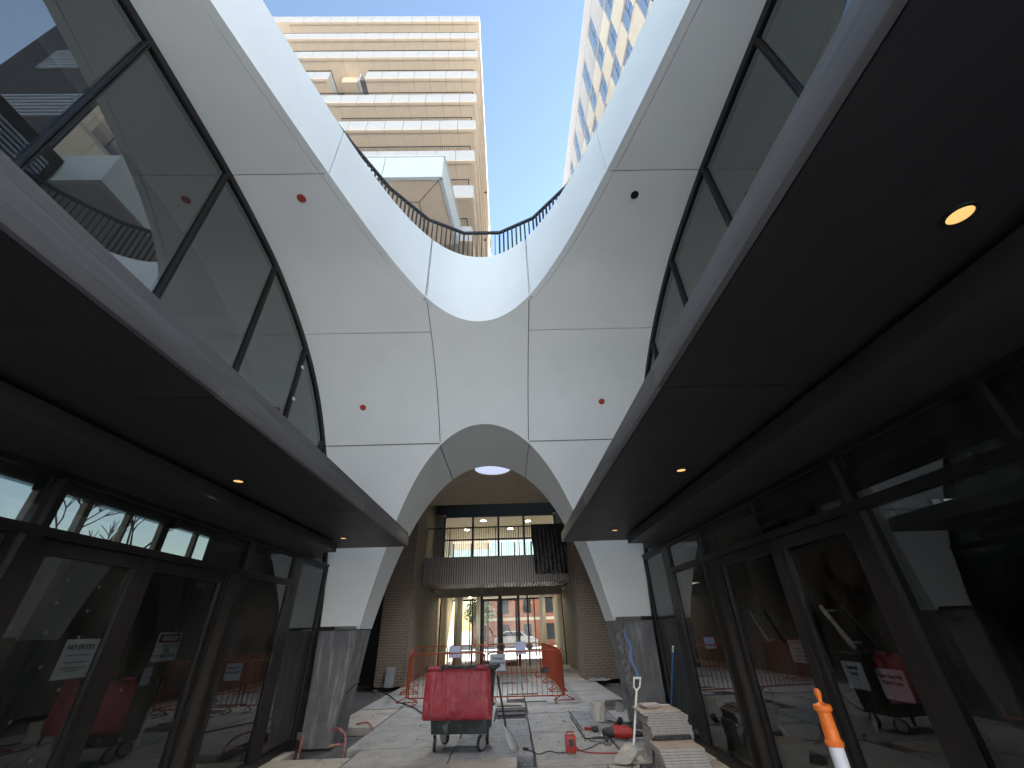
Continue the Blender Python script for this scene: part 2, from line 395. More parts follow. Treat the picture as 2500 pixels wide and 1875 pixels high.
# central panel between U and arch
rows = []; th = []
for i in range(41):
    wx = -.91+G+(1.82-2*G)*i/40
    y0 = lip_y(wx); y1 = prof_y(arch_z(wx))
    if abs(wx) > .87: pass
    col = []; tc = []
    for k in range(15):
        y = y0+(y1-y0)*k/14; col.append(Vector((XC+wx, y, prof_z(y)))); tc.append(prof_n(y)*TH)
    rows.append(col); th.append(tc)
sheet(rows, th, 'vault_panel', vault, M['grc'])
# edge strips along the opening (between the joint and the lip)
for s in (-1, 1):
    for a, b in ((YC, 3.28), (3.28, 5.33)):
        rows = []; th = []
        for k in range(24):
            y = a+G+(b-a-2*G)*k/23; wl = lip_w(y); z = prof_z(y); n = prof_n(y)*TH
            e = wl+STRIP
            if y > 4.6: e = max(e, .91+.004) if e > .91 else e
            rows.append([Vector((XC+s*wl, y, z)), Vector((XC+s*(wl+.5*STRIP), y, z)), Vector((XC+s*e, y, z))]); th.append([n]*3)
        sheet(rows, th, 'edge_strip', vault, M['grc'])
ZT = 8.15
# lining of the opening
def lining(pts):
    rows = []; th = []
    for (wx, y, nx, ny) in pts:
        z0 = prof_z(y)-.0; rows.append([Vector((XC+wx, y, z0+(ZT-z0)*t)) for t in (0, .33, .66, 1)]); th.append([Vector((nx, ny, 0))*.06]*4)
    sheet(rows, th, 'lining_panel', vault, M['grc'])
def lip_pts(sgn, y0, y1, n=40):
    out = []
    for k in range(n):
        y = y0+(y1-y0)*k/(n-1); wl = lip_w(y)
        e = .03; d = Vector((lip_w(y+e)-lip_w(y-e) if y > YC+.05 else 0, 2*e)).normalized()
        out.append((sgn*wl, y, sgn*d.y, -d.x if True else 0))
    return out
for s in (-1, 1):
    lining(lip_pts(s, YC+G, 3.28-G)); lining(lip_pts(s, 3.28+G, lip_y(.925)))
pts = []
for i in range(41):
    wx = -.895+1.79*i/40; y = lip_y(wx); e = .03
    d = Vector((2*e, lip_y(wx+e)-lip_y(wx-e))).normalized(); pts.append((wx, y, -d.y, d.x))
lining(pts)
# arch soffit, split at the joints
def soffit_panel(pts):
    rows = []; th = []
    for i, (wx, z) in enumerate(pts):
        a = pts[max(i-1, 0)]; b = pts[min(i+1, len(pts)-1)]
        d = Vector((b[0]-a[0], b[1]-a[1])).normalized(); n = Vector((-d.y, 0, d.x))*.05
        if n.z < -.001: n = -n
        if abs(wx) > 2.3 and n.x*wx < 0: n = -n
        y0 = prof_y(z)+.001
        rows.append([Vector((XC+wx, y0+(YB-y0)*t, z)) for t in (0, .5, 1)]); th.append([n]*3)
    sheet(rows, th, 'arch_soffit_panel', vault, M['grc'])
ZJ = arch_z(.915)
full = [(-a, b) for a, b in ac[::1]] + [(a, b) for a, b in ac[::-1][1:]]
for lo, hi, s in ((1.65+G, 3.5-G, -1), (3.5+G, ZJ-G, -1), (1.65+G, 3.5-G, 1), (3.5+G, ZJ-G, 1)):
    zs = np.linspace(lo, hi, 24); soffit_panel([(s*arch_w(z), z) for z in (zs if s < 0 else zs[::-1])])
soffit_panel([(x, arch_z(x)) for x in np.linspace(-.915+G, .915-G, 33)])
# dark backing behind the joints
b = MB()
rows = []
ysb = [YC]+[p for p in PR[:, 0] if p < YJ4]
for s in (-1, 1):
    vs = []; fs = []
    for y in ysb:
        n = prof_n(y)*(TH*.7); z = prof_z(y); inner = max(lip_w(y)+.04 if y < 5.75 else 0, arch_w(z)+.03 if z < 5.2 else 0)
        vs += [(XC+s*inner, y+n.y, z+n.z), (XC+s*(W-.02), y+n.y, z+n.z)]
    for i in range(len(ysb)-1): fs.append((2*i, 2*i+1, 2*i+3, 2*i+2))
    b.add(vs, fs)
b.build('joint_backing', M['backing'], vault)
# rear wall over the arch, Y = 10 plane
b = MB()
top = 8.0; pl = [(XC-W, 0)]+[(XC-a-.045, z) for a, z in ac]+[(XC+a+.045, z) for a, z in ac[::-1][1:]]+[(XC+W, 0), (XC+W, top), (XC-W, top)]
n_ = len(ac)
vs = []; fs = []
arcp = [(-a-.045, z+(.05 if a < .5 else .02)) for a, z in ac]+[(a+.045, z+(.05 if a < .5 else .02)) for a, z in ac[::-1][1:]]
for wx, z in arcp: vs += [(XC+wx, YB-.02, max(z, 1.66)), (XC+wx*1.0, YB-.02, top)]
for i in range(len(arcp)-1): fs.append((2*i, 2*i+1, 2*i+3, 2*i+2))
b.add(vs, fs)
for s in (-1, 1):
    x0, x1 = sorted((XC+s*2.745, XC+s*W)); b.box(x0, x1, YB-.06, YB-.02, 1.66, top)
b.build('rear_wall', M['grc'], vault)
# stone leg bases
def leg_base(s, roughside):
    zs = [-.1, .2, .5, .8, 1.1, 1.4, 1.643]
    rows = []
    b = MB(); vs = []; fs = []
    for z in zs:
        zz = max(z, 0); wi = arch_w(zz)+.0; yf = prof_y(zz)-.012 if zz > 0 else 9.23
        rr = random.uniform(-.03, .02) if roughside else 0
        vs += [(XC+s*(wi+rr), yf, z), (XC+s*(W-.0), yf, z), (XC+s*(W-.0), YB, z), (XC+s*(wi+.01), YB, z)]
    for i in range(len(zs)-1):
        for k in range(4): fs.append((4*i+k, 4*i+(k+1) % 4, 4*i+4+(k+1) % 4, 4*i+4+k))
    fs += [(0, 3, 2, 1), tuple(4*(len(zs)-1)+k for k in range(4))]
    b.add(vs, fs); return b.build('leg_base', M['stone'], vault)
lb = leg_base(-1, False); rb = leg_base(1, True)
lb['label'] = 'dusty dark stone leg base with white streaks'; rb['label'] = 'dark stone leg base with a broken rough inner edge'
# broken face on the right base and the crack patch on the left one
b = MB(); NZ, NX = 26, 9; vs = []; fs = []
for i in range(NZ):
    z = .42+1.2*i/(NZ-1)
    wi = arch_w(z); wid = .17+.05*math.sin(i*1.3)+random.uniform(-.02, .02)
    wid *= min(1, (z-.40)*3)
    for k in range(NX):
        t = k/(NX-1)
        vs.append((XC+wi-.035+random.uniform(-.015, .015)+t*(wid+.03), prof_y(z)-.016-(.035*math.sin(PI*min(1, t*1.1))+random.uniform(0, .025))*(1 if t < .99 else 0), z))
for i in range(NZ-1):
    for k in range(NX-1): fs.append((i*NX+k, i*NX+k+1, (i+1)*NX+k+1, (i+1)*NX+k))
b.add(vs, fs); b.build('broken_edge', M['rough_stone'], rb)
b = MB(); vs = []; fs = []
for i in range(14):
    z = .70+.80*i/13; x = XC+arch_w(z)+.16+.03*math.sin(i*.9); wd = .028+random.uniform(-.008, .012)
    vs += [(x-wd, prof_y(z)-.052, z), (x+wd, prof_y(z)-.052, z)]
for i in range(13): fs.append((2*i, 2*i+1, 2*i+3, 2*i+2))
b.add(vs, fs); b.build('blue_chalk_line', M['blue'], rb, fix=False)
b = MB()
pp = [(-2.655, .62), (-2.61, .66), (-2.56, .74), (-2.53, .78)]
for s0 in (0,):
    b.tube([(XC+x, 9.6-.25*i if False else 9.25+.18*i, z) for i, (x, z) in enumerate(pp)], .012, 5)
b.build('crack', M['black'], lb)
# caps over the service holes on the underside
for i, (x, y) in enumerate(((-2.88, 3.62), (1.99, 3.63), (-2.85, 7.2), (1.98, 7.19))):
    n = prof_n(y); zax = n; u = Vector((1, 0, 0)); v = zax.cross(u)
    b = MB(); c = Vector((x, y, prof_z(y)))-n*.006; c2 = c+n*.012
    k = 16; r = .062 if i != 1 else .058
    vs = [c+(u*math.cos(2*PI*j/k)+v*math.sin(2*PI*j/k))*r for j in range(k)]+[c2+(u*math.cos(2*PI*j/k)+v*math.sin(2*PI*j/k))*r for j in range(k)]
    b.add(vs, [tuple(range(k)), tuple(range(2*k-1, k-1, -1))]+[(j, k+j, k+(j+1) % k, (j+1) % k) for j in range(k)])
    o = b.build('service_cap', M['cap'] if i != 1 else M['black'], vault)
    if i == 1: o['label'] = 'open dark service hole'
    else: o['label'] = 'red plastic cap in service hole'

# ------------------------------------------------------------------ ground, terrace
b = MB(); b.add([(-300, -300, -.30), (300, -300, -.30), (300, 400, -.30), (-300, 400, -.30)], [(0, 1, 2, 3)])
ground = struct(b.build('ground', M['street'])); ground['label'] = 'pale street surface around the buildings'
b = MB(); b.box(-12, 12, -1.5, 30.9, -.28, -.13); sub = struct(b.build('passage_floor', M['slabdark']))
# floor boards and pavers over the passage: a hand laid set, rest in rows
boards = [
 (-3.66,-2.42,7.0,8.10,'B'),(-3.66,-3.47,8.11,8.58,'B'),(-2.41,-.84,6.1,7.52,'A'),(-2.41,-.92,7.54,8.56,'A'),(-.91,.07,7.24,7.76,'B'),(-.82,.07,6.1,7.22,'C'),
 (-.91,.31,7.78,9.0,'C'),(-2.66,-.90,8.58,10.3,'A'),(-2.66,-1.3,10.32,12.6,'A'),(-3.66,-2.70,10.32,12.4,'B'),(-3.66,-2.72,12.42,15.0,'A'),(-2.70,-1.3,12.62,15.0,'A'),
 (.09,1.25,6.1,7.22,'A'),(1.27,2.80,6.1,7.22,'B'),(.33,1.59,7.24,7.57,'A'),(1.61,2.80,7.24,8.0,'B'),(.34,1.60,7.59,9.30,'A'),(1.62,2.80,8.02,9.2,'C'),
 (.34,1.25,9.32,11.1,'A'),(1.27,2.05,9.32,11.1,'C'),(-.88,.32,9.02,10.4,'C'),(-1.28,-.35,10.42,12.0,'A'),(.37,2.1,11.12,12.6,'A'),(-.34,.3,10.42,10.62,'B'),
 (-1.28,.35,12.02,12.7,'B'),(.37,2.8,12.62,14.4,'A'),(-1.28,-.1,12.72,15,'A'),(-.08,.35,13.3,14.0,'B'),(.37,2.8,14.42,16.8,'A'),(-.08,.8,14.15,15,'A'),
 (-3.66,-1.3,15.02,17,'B'),(-1.28,.35,15.02,16.7,'A'),(-3.66,-.4,17.02,19.5,'A'),(.62,2.8,16.82,19.5,'B'),(-.38,.6,16.9,19.5,'C'),(-3.66,-.4,19.52,23.4,'B'),(-.38,2.8,19.52,23.4,'A'),
 (-3.66,-2.4,3.5,6.98,'B'),(-2.38,-.4,3.5,6.08,'A'),(-.38,1.2,3.5,6.08,'A'),(1.22,2.8,3.5,6.08,'B'),(-3.66,-.4,-1.5,3.48,'A'),(-.38,2.8,-1.5,3.48,'A'),(2.07,2.8,9.9,11.1,'A')]
for x0, x1, y0, y1, k in boards:
    dz = random.uniform(-.008, .004); th = .12
    b = MB(); b.box(x0+.006, x1-.006, y0+.006, y1-.006, -.128, dz)
    o = b.build('floor_board', M['board'+k], sub, bevel=.004)
for i, (x0, x1, y0, y1) in enumerate(((-.33, .25, 12.12, 12.19), (-.05, .75, 14.02, 14.13), (-.3, .15, 16.75, 16.88), (-.3, .3, 10.64, 10.7), (-.3, .3, 11.0, 11.3), (-.3, .28, 11.5, 11.7), (.25, .9, 12.63, 12.72))):
    b = MB(); b.box(x0, x1, y0, y1, -.10, .012); b.build('timber_batten', M['slabdark'], sub)

# terrace slab on top of the vault, with the opening left free
b = MB()
q1 = [(a, y) for a, y in lc]; q2 = [(-a, y) for a, y in lc[::-1][1:]]
loop = q1+q2
N = len(loop); vs = []; fs = []
for z in (ZT-.25, ZT):
    for a, y in loop:
        d = Vector((a, (y-YC)*.45)).normalized()
        vs.append((XC+a+d.x*.03, y+d.y*.03, z))
    for a, y in loop:
        m_ = max(abs(a)/18.0, abs(y-YC)/12.5); vs.append((XC+a/m_, YC+(y-YC)/m_, z))
for i in range(N-1):
    j = i+1
    fs += [(i, j, N+j, N+i), (2*N+i, 3*N+i, 3*N+j, 2*N+j), (i, 2*N+i, 2*N+j, j), (N+i, N+j, 3*N+j, 3*N+i)]
fs += [(0, N, 3*N, 2*N), (N-1, 3*N-1, 4*N-1, 2*N-1)]
b.add(vs, fs); ter = struct(b.build('roof_terrace', M['concrete'])); ter['label'] = 'concrete roof terrace around the sky opening'

# balustrade round the opening
bal = empty('terrace_balustrade', (XC, 6.05, ZT), 'dark steel balustrade with thin vertical bars round the sky opening', 'balustrade')
half = [(.40, 6.05), (1.14, 5.68), (1.80, 4.93), (2.25, 4.08), (2.66, 3.2), (2.98, 2.3), (3.05, -.4)]
line = [(-a, y) for a, y in half[::-1]]+half
ZR = 9.31
for i in range(len(line)-1):
    a, c = Vector(line[i]), Vector(line[i+1]); d = (c-a).normalized(); n = Vector((-d.y, d.x))
    b = MB(); p = [a+n*.025, a-n*.025, c-n*.025, c+n*.025]
    b.add([(XC+q.x, q.y, ZR-.06) for q in p]+[(XC+q.x, q.y, ZR) for q in p], [(0, 1, 2, 3), (7, 6, 5, 4), (0, 4, 5, 1), (1, 5, 6, 2), (2, 6, 7, 3), (3, 7, 4, 0)])
    b.build('handrail', M['rail'], bal)
    b = MB(); b.tube([(XC+a.x, a.y, ZT), (XC+a.x, a.y, ZR-.05)], .022, 6); b.build('post', M['rail'], bal)
tot = 0; bar0 = None; barmesh = MB().box(-.008, .008, -.025, .025, 0, ZR-.05-ZT-.03)
for i in range(len(line)-1):
    a, c = Vector(line[i]), Vector(line[i+1]); L = (c-a).length; n = max(1, int(L/.092)); ang = math.atan2((c-a).y, (c-a).x)
    for k in range(1, n):
        p = a+(c-a)*k/n
        if bar0 is None:
            bar0 = barmesh.build('baluster', M['rail'], bal, local=True); o = bar0
        else: o = clone(bar0)
        o.location = (p.x, p.y-6.05, .03); o.rotation_euler = (0, 0, ang)

# ------------------------------------------------------------------ the two glazed sides
def in_plane(poly, x, th, name, m, parent, sgn, smooth=False):
    b = MB(); b.prism(poly, x, x+sgn*th, 'X'); return b.build(name, m, parent)
def facade(sgn, root):
    X = XC+sgn*W                                   # glazing plane
    xo = lambda a, b_: tuple(sorted((X+sgn*a, X+sgn*b_)))
    def bar(name, y0, y1, z0, z1, proud=.05, deep=.10, m='frame', parent=root):
        x0, x1 = xo(-proud, deep); b = MB(); b.box(x0, x1, y0, y1, z0, z1); return b.build(name, M[m], parent)
    def pane(y0, y1, z0, z1, parent=root, m='glass', off=.0, name='glass_pane'):
        x0, x1 = xo(off+.0, off+.012); b = MB(); b.box(x0, x1, y0, y1, z0, z1); return b.build(name, M[m], parent)
    # ground floor frames
    bar('sill', -1.5, 8.95, -.02, .09)
    bar('head_rail', -1.5, 8.95, 2.755, 2.80, .05)
    bar('transom', -1.5, 7.49, 2.315, 2.385, .052)
    bar('post', 7.495, 7.79, .09, 2.755, .035)
    bar('mullion', 3.20, 3.33, .09, 2.315, .055); bar('mullion', 3.27, 3.33, 2.385, 2.755, .055)
    bar('mullion', 2.0, 2.06, .09, 2.315, .055); bar('mullion', 2.0, 2.06, 2.385, 2.755, .055)
    bar('mullion', 6.15, 6.23, .09, 2.315, .048); bar('mullion', 6.15, 6.21, 2.385, 2.755, .05)
    bar('mullion', .5, .58, .09, 2.315, .055); bar('mullion', -1.0, -.92, .09, 2.315, .055)
    bar('end_stile', 8.86, 8.95, .09, 2.755, .03, m='black')
    bar('door_jamb', 5.82, 6.15, .09, 2.315, -.01, .12, 'jamb'); bar('door_frame', 5.77, 5.82, .09, 2.315, .045)
    for y0, y1 in ((-1.5, -1.0), (-.92, .5), (.58, 2.0), (2.06, 3.20), (6.23, 7.495)): pane(y0, y1, .09, 2.315)
    for y0, y1 in ((-1.5, 2.0), (2.06, 3.27), (3.33, 6.15), (6.21, 7.495)): pane(y0, y1, 2.385, 2.755)
    pane(7.79, 8.86, .09, 2.70); bar('head_rail', 7.79, 8.86, 2.70, 2.755, .03)
    # the pair of door leaves
    for (y0, y1, hy) in ((4.46, 5.765, 5.12), (3.34, 4.40, 3.89)):
        x0, x1 = xo(-.03, .03); b = MB()
        b.box(x0, x1, y0, y0+.10, .10, 2.305); b.box(x0, x1, y1-.07, y1, .10, 2.305)
        b.box(x0, x1, y0+.10, y1-.07, .10, .24); b.box(x0, x1, y0+.10, y1-.07, 2.20, 2.305)
        d = b.build('door_leaf', M['frame'], root)
        pane(y0+.10, y1-.07, .24, 2.20, d)
        b = MB(); xs = X-sgn*.085
        p0, p1 = Vector((xs, hy+.12, 1.68)), Vector((xs, hy-.10, 1.38)); b.tube([p0, p1], .016, 8)
        for t in (.12, .88): q = p0+(p1-p0)*t; b.tube([q, (X+sgn*.0, q.y, q.z)], .010, 6)
        # plastic wrap still on the bar
        b.tube([p0+(p1-p0)*.1, p0+(p1-p0)*.35], .021, 7); b.tube([p0+(p1-p0)*.55, p0+(p1-p0)*.95], .021, 7)
        if sgn > 0: b.build('pull_handle', M['handle_black'], d)
    bar('meeting_stile', 4.402, 4.458, .10, 2.31, .045)
    # upper floor: arch shaped edge trim, panes, mullions
    ytop = [YC-1.0, YC, 1.0]+list(PR[1:, 0]); zb = 3.25
    ys = [y for y in ytop if prof_z(y) > zb-.3]
    def zt(y, off):
        # offset the profile inward
        z = prof_z(y); n = prof_n(y) if y >= YC else Vector((0, 0, 1)); return (y-n.y*off, z-n.z*off)
    yy = [-1.5, YC, 1.0]+[y for y in PR[1:, 0]]
    yend = prof_y(2.0)
    outer = [(y, prof_z(y) if y > YC else 7.1) for y in yy if y <= yend]
    inner = [zt(y, .10) if y > 1 else (y, 7.0) for y in yy if y <= yend]
    b = MB(); x0, x1 = xo(-.0, .12); vs = []; fs = []
    for (a, c), (e, f) in zip(outer, inner): vs += [(x0, a, c), (x0, e, f), (x1, a, c), (x1, e, f)]
    for i in range(len(outer)-1):
        k = 4*i; fs += [(k, k+4, k+5, k+1), (k+2, k+3, k+7, k+6), (k, k+2, k+6, k+4), (k+1, k+5, k+7, k+3)]
    b.add(vs, fs); b.build('arch_trim', M['black'], root)
    iy = np.array([p[0] for p in inner]); iz = np.array([p[1] for p in inner])
    mul = [-1.5, -1.08, .36, 1.80, 3.22, 4.67, 6.12, 7.57, 8.9]
    for k in range(len(mul)-1):
        y0, y1 = mul[k]+.02, mul[k+1]-.02
        yl = [y0]+[y for y in iy if y0+.02 < y < y1-.02]+[y1]
        tp = [(y, float(np.interp(y, iy, iz))) for y in yl]; tp = [p for p in tp if p[1] > zb-.6]
        if len(tp) < 2: continue
        x0, x1 = xo(.03, .042)
        b = MB(); b.prism([(tp[-1][0], zb-.6), (tp[0][0], zb-.6)]+tp, x0, x1, 'X'); b.build('glass_pane', M['glass_up'], root)
        zt0 = float(np.interp(mul[k], iy, iz))-.005
        if zt0 > zb-.3 and k > 0:
            x0, x1 = xo(-.012, .11)
            b = MB(); b.box(x0, x1, mul[k]-.021, mul[k]-.005, zb-.6, zt0); b.box(x0, x1, mul[k]+.005, mul[k]+.021, zb-.6, zt0); b.build('mullion', M['frame'], root)
    return X, xo, bar, pane
shopL = empty('glazed_shopfront', (XC-W, 3.5, 0), 'dark framed glass shopfront dotted with bits of tape, a NO ENTRY notice on its door', 'shopfront')
shopR = empty('glazed_shopfront', (XC+W, 3.5, 0), 'dark framed glass shopfront beside the paver stacks and the orange bollard', 'shopfront')
facade(-1, shopL); facade(1, shopR)
# clips on the left upper mullions
for (y, z) in ((6.12, 5.75), (6.13, 5.1), (6.14+1.43, 4.3)):
    b = MB(); b.box(XC-W+.013, XC-W+.03, y-.035, y+.035, z-.02, z+.02); b.build('glazing_clip', M['white'], shopL)

# interiors behind the glass
def interior(sgn):
    X = XC+sgn*W
    def bx(name, a0, a1, y0, y1, z0, z1, m):
        x0, x1 = sorted((X+sgn*a0, X+sgn*a1)); b = MB(); b.box(x0, x1, y0, y1, z0, z1); o = struct(b.build(name, M[m])); return o
    bx('interior_floor', .13, 5.9, -1.5, 8.97, -.12, .02, 'int_floor'); bx('interior_floor', 2.75, 5.9, 8.97, 18.5, -.12, .02, 'int_floor')
    bx('interior_ceiling', .16, 5.9, -1.5, 8.97, 4.6, 4.75, 'plaster'); bx('interior_ceiling', 2.75, 5.9, 8.97, 18.5, 4.6, 4.75, 'plaster')
    bx('interior_wall', .13, 2.6, 8.97, 9.1, .02, 4.6, 'int_dark'); bx('interior_wall', 2.75, 5.9, 18.5, 18.6, .02, 4.6, 'int_dark')
    holes = [(7.25, 8.25, 3.5, 4.4), (8.35, 9.35, 3.5, 4.4), (9.5, 10.55, 3.5, 4.4), (10.62, 11.7, 3.5, 4.4), (11.95, 13.1, 3.5, 4.4), (13.2, 14.6, 3.5, 4.4), (15.4, 16.15, .6, 2.3), (16.22, 17.0, .6, 2.3), (12.0, 12.4, 1.75, 2.15), (13.0, 13.35, 2.0, 2.3), (4.6, 5.8, 3.5, 4.4)]
    a0, a1 = X+sgn*5.9, X+sgn*6.05; a0, a1 = sorted((a0, a1))
    ycut = sorted({-1.5, 18.6} | {h[0] for h in holes} | {h[1] for h in holes}); b = MB()
    for ya, yb in zip(ycut[:-1], ycut[1:]):
        hs = sorted([h for h in holes if h[0] <= ya+1e-6 and h[1] >= yb-1e-6], key=lambda h: h[2]); z = .02
        for h in hs: b.box(a0, a1, ya, yb, z, h[2]); z = h[3]
        b.box(a0, a1, ya, yb, z, 7.3)
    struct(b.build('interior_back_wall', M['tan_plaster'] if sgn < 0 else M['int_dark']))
    bx('interior_wall', 3.6, 3.75, -1.5, 9.3, 4.9, 7.3, 'int_mid' if sgn < 0 else 'plaster')
    bx('interior_floor_slab', .25, 5.9, -1.5, 9.0, 4.76, 4.9, 'int_floor')
    bx('interior_ceiling', .14, 5.9, -1.5, 6.5, 7.35, 7.5, 'int_mid' if sgn < 0 else 'plaster')
    bx('interior_wall', .14, 5.9, -1.7, -1.52, .02, 7.5, 'int_dark')
    # inner face of the vault edge seen through the upper glass
    b = MB(); vs = []; fs = []
    ys = [-1.5, YC]+[y for y in PR[1:, 0] if y < prof_y(2.9)]
    x0, x1 = X+sgn*.13, X+sgn*1.2
    for y in ys:
        n = prof_n(y) if y > YC else Vector((0, 0, 1)); z = prof_z(y)
        vs += [(x0, y-n.y*.02, z-n.z*.02), (x1, y-n.y*.02, z-n.z*.02)]
    for i in range(len(ys)-1): fs.append((2*i, 2*i+1, 2*i+3, 2*i+2))
    b.add(vs, fs); struct(b.build('interior_reveal', M['plaster']))
    bx('interior_column', 1.6, 2.0, 2.4, 2.8, .02, 4.6, 'int_dark'); bx('interior_beam', .3, 5.8, 5.3, 5.6, 4.2, 4.6, 'int_dark')
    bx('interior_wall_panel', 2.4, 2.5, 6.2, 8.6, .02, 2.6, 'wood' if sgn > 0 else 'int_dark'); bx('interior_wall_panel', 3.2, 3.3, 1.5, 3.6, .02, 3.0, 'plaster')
interior(-1); interior(1)
DL = 17.0
def downlight(x, y, z, r, label, lens='lamp', group='round downlights in the dark canopy soffits'):
    t = empty('downlight', (x, y, z), label, 'downlight', group)
    b = MB(); n = 20; vs = []; fs = []
    for rr, zz in ((r, -.004), (r+.014, -.004), (r+.014, .02), (r, .02)):
        vs += [(rr*math.cos(2*PI*k/n), rr*math.sin(2*PI*k/n), zz) for k in range(n)]
    for i in range(4):
        for k in range(n): fs.append((i*n+k, i*n+(k+1) % n, ((i+1) % 4)*n+(k+1) % n, ((i+1) % 4)*n+k))
    b.add(vs, fs); b.build('trim_ring', M['black'], t, local=True)
    b = MB(); b.lathe([(r-.001, -.001), (r-.001, .004)], n=20); b.build('lens', M[lens], t, local=True)
    if lens == 'lamp':
        ld = D.lights.get('downlight_beam') or D.lights.new('downlight_beam', 'SPOT')
        ld.energy = DL; ld.spot_size = math.radians(116); ld.spot_blend = .7; ld.shadow_soft_size = .05; ld.color = (1.0, .88, .74)
        lo = D.objects.new('downlight_beam', ld); COL.objects.link(lo); lo.parent = t; lo.location = (0, 0, -.02)
    return t
dl_lab = {(1.86, 1.03): 'large lit downlight nearest in the right canopy soffit, far from the others', (1.86, 4.12): 'lit downlight halfway along the right canopy soffit', (1.85, 7.21): 'small lit downlight at the far end of the right canopy',
          (-2.77, 4.1): 'lit downlight halfway along the left canopy soffit', (-2.78, 7.21): 'small lit downlight at the far end of the left canopy above the stone leg'}
for (x, y), l in dl_lab.items():
    downlight(x, y, 2.976, .046, l)

# canopies
def canopy(sgn, label):
    X = XC+sgn*W; XE = XC+sgn*1.475; YE = 8.2
    t = empty('metal_canopy', (XC+sgn*2.3, 2.0, 2.98), label, 'canopy')
    def bx(name, xa, xb, y0, y1, z0, z1, m, bev=0):
        x0, x1 = sorted((xa, xb)); b = MB(); b.box(x0, x1, y0, y1, z0, z1); return b.build(name, M[m], t, bevel=bev)
    js = [-1.5, -.73, 2.37, 5.47, YE]
    for a, c in zip(js[:-1], js[1:]):
        bx('soffit_panel', XE-sgn*-.048, X-sgn*.02, a+.004, c-.004 if c < YE else c-.04, 2.982, 3.03, 'soffit')
        bx('fascia_panel', XE, XE+sgn*.04, a+.003, c-.003, 2.98, 3.145, 'bronze', .002)
        if sgn < 0 or True:
            bx('gutter_edge', XE+sgn*.02, XE+sgn*.05, a+.003, c-.003, 3.155, 3.235 if sgn < 0 else 3.165, 'bronze')
    bx('end_fascia', XE+sgn*.041, X-sgn*.02, YE-.036, YE, 2.98, 3.145, 'bronze', .002)
    bx('roof_sheet', XE+sgn*.05, X-sgn*.02, -1.5, YE-.04, 3.06, 3.15, 'soffit')
    # lower header box along the glass
    bx('header_box', XC+sgn*2.55, X-sgn*.02, -1.5, 7.5, 2.802, 2.94, 'soffit', .003)
    bx('header_neck', XC+sgn*2.66, X-sgn*.02, -1.5, 7.42, 2.942, 2.981, 'black')
    bx('closer_panel', XC+sgn*3.02, X-sgn*.02, 7.52, 8.12, 2.80, 2.97, 'soffit')
    b = MB(); xx = XC+sgn*2.86; b.box(xx-.05, xx+.05, 7.501, 7.53, 2.84, 2.89); b.tube([(xx-.02, 7.53, 2.865), (xx-.02, 7.545, 2.865)], .018, 8); b.tube([(xx+.025, 7.53, 2.865), (xx+.025, 7.545, 2.865)], .015, 8)
    b.build('door_sensor', M['black'], t)
canopy(-1, 'dark metal canopy with grey fascia and gutter over the taped shopfront'); canopy(1, 'dark metal canopy with pale lilac fascia over the shopfront with the orange bollard')

# signs and tape on the glass
def sheet_sign(name, label, cat, x, y0, y1, z0, z1, sgn, m='paper', tilt=0, group=None):
    """paper facing the passage; sgn is the side of the passage"""
    t = empty(name, (x, (y0+y1)/2, z0), label, cat, group)
    b = MB(); xa, xb = sorted((x, x+sgn*.003)); b.box(xa, xb, y0, y1, z0, z1); b.build('sheet', M[m], t)
    return t
XL = XC-W-.020; XR = XC+W+.020
XLd = XL+.02 if False else XL
t = sheet_sign('no_entry_notice', 'white NO ENTRY notice taped inside the left-hand door glass', 'notice', XL, 4.01, 4.33, 1.34, 1.62, -1)
place_text('NO ENTRY', .053, (XL+.002, 4.17, 1.56), (0, 1, 0), (0, 0, 1), M['ink'], t)
for i, (z, wd) in enumerate(((1.505, .20), (1.455, .22), (1.415, .24), (1.395, .14))):
    b = MB(); b.box(XL, XL+.002, 4.17-wd/2, 4.17+wd/2, z-.004, z+.004); b.build('print_line', M['inkgrey'], t)
t = sheet_sign('danger_sign', 'danger sign with dark red header on the left door leaf', 'sign', XL, 5.03, 5.38, 1.40, 1.66, -1)
b = MB(); b.box(XL, XL+.001, 5.05, 5.36, 1.565, 1.645); b.build('header', M['ink'], t)
b = MB(); b.prism([(5.205+.14*math.cos(a), 1.605+.032*math.sin(a)) for a in [2*PI*k/28 for k in range(28)]], XL+.001, XL+.002, 'X'); b.build('red_oval', M['red_ink'], t)
place_text('DANGER', .055, (XL+.003, 5.205, 1.605), (0, 1, 0), (0, 0, 1), M['paper'], t)
place_text('CONSTRUCTION', .038, (XL+.002, 5.205, 1.535), (0, 1, 0), (0, 0, 1), M['inkgrey'], t)
place_text('SITE', .045, (XL+.002, 5.205, 1.492), (0, 1, 0), (0, 0, 1), M['ink'], t)
place_text('DO NOT ENTER', .042, (XL+.002, 5.205, 1.445), (0, 1, 0), (0, 0, 1), M['ink'], t)
t = sheet_sign('paper_notice', 'small narrow blue-white paper under the danger sign', 'notice', XL, 5.0, 5.11, 1.21, 1.355, -1, 'paper_blue')
for z in (1.33, 1.31, 1.275, 1.24):
    b = MB(); b.box(XL, XL+.002, 5.03, 5.08, z-.004, z+.004); b.build('print_line', M['inkgrey'], t)
XRd = XR-.001
t = sheet_sign('paper_notice', 'two pale overlapping papers on the glass left of the dark door stile', 'notice', XRd, 4.62, 4.86, 1.225, 1.41, 1)
for z in (1.39, 1.34, 1.31, 1.28, 1.25):
    b = MB(); b.box(XRd-.002, XRd, 4.64, 4.79, z-.004, z+.004); b.build('print_line', M['inkgrey'], t)
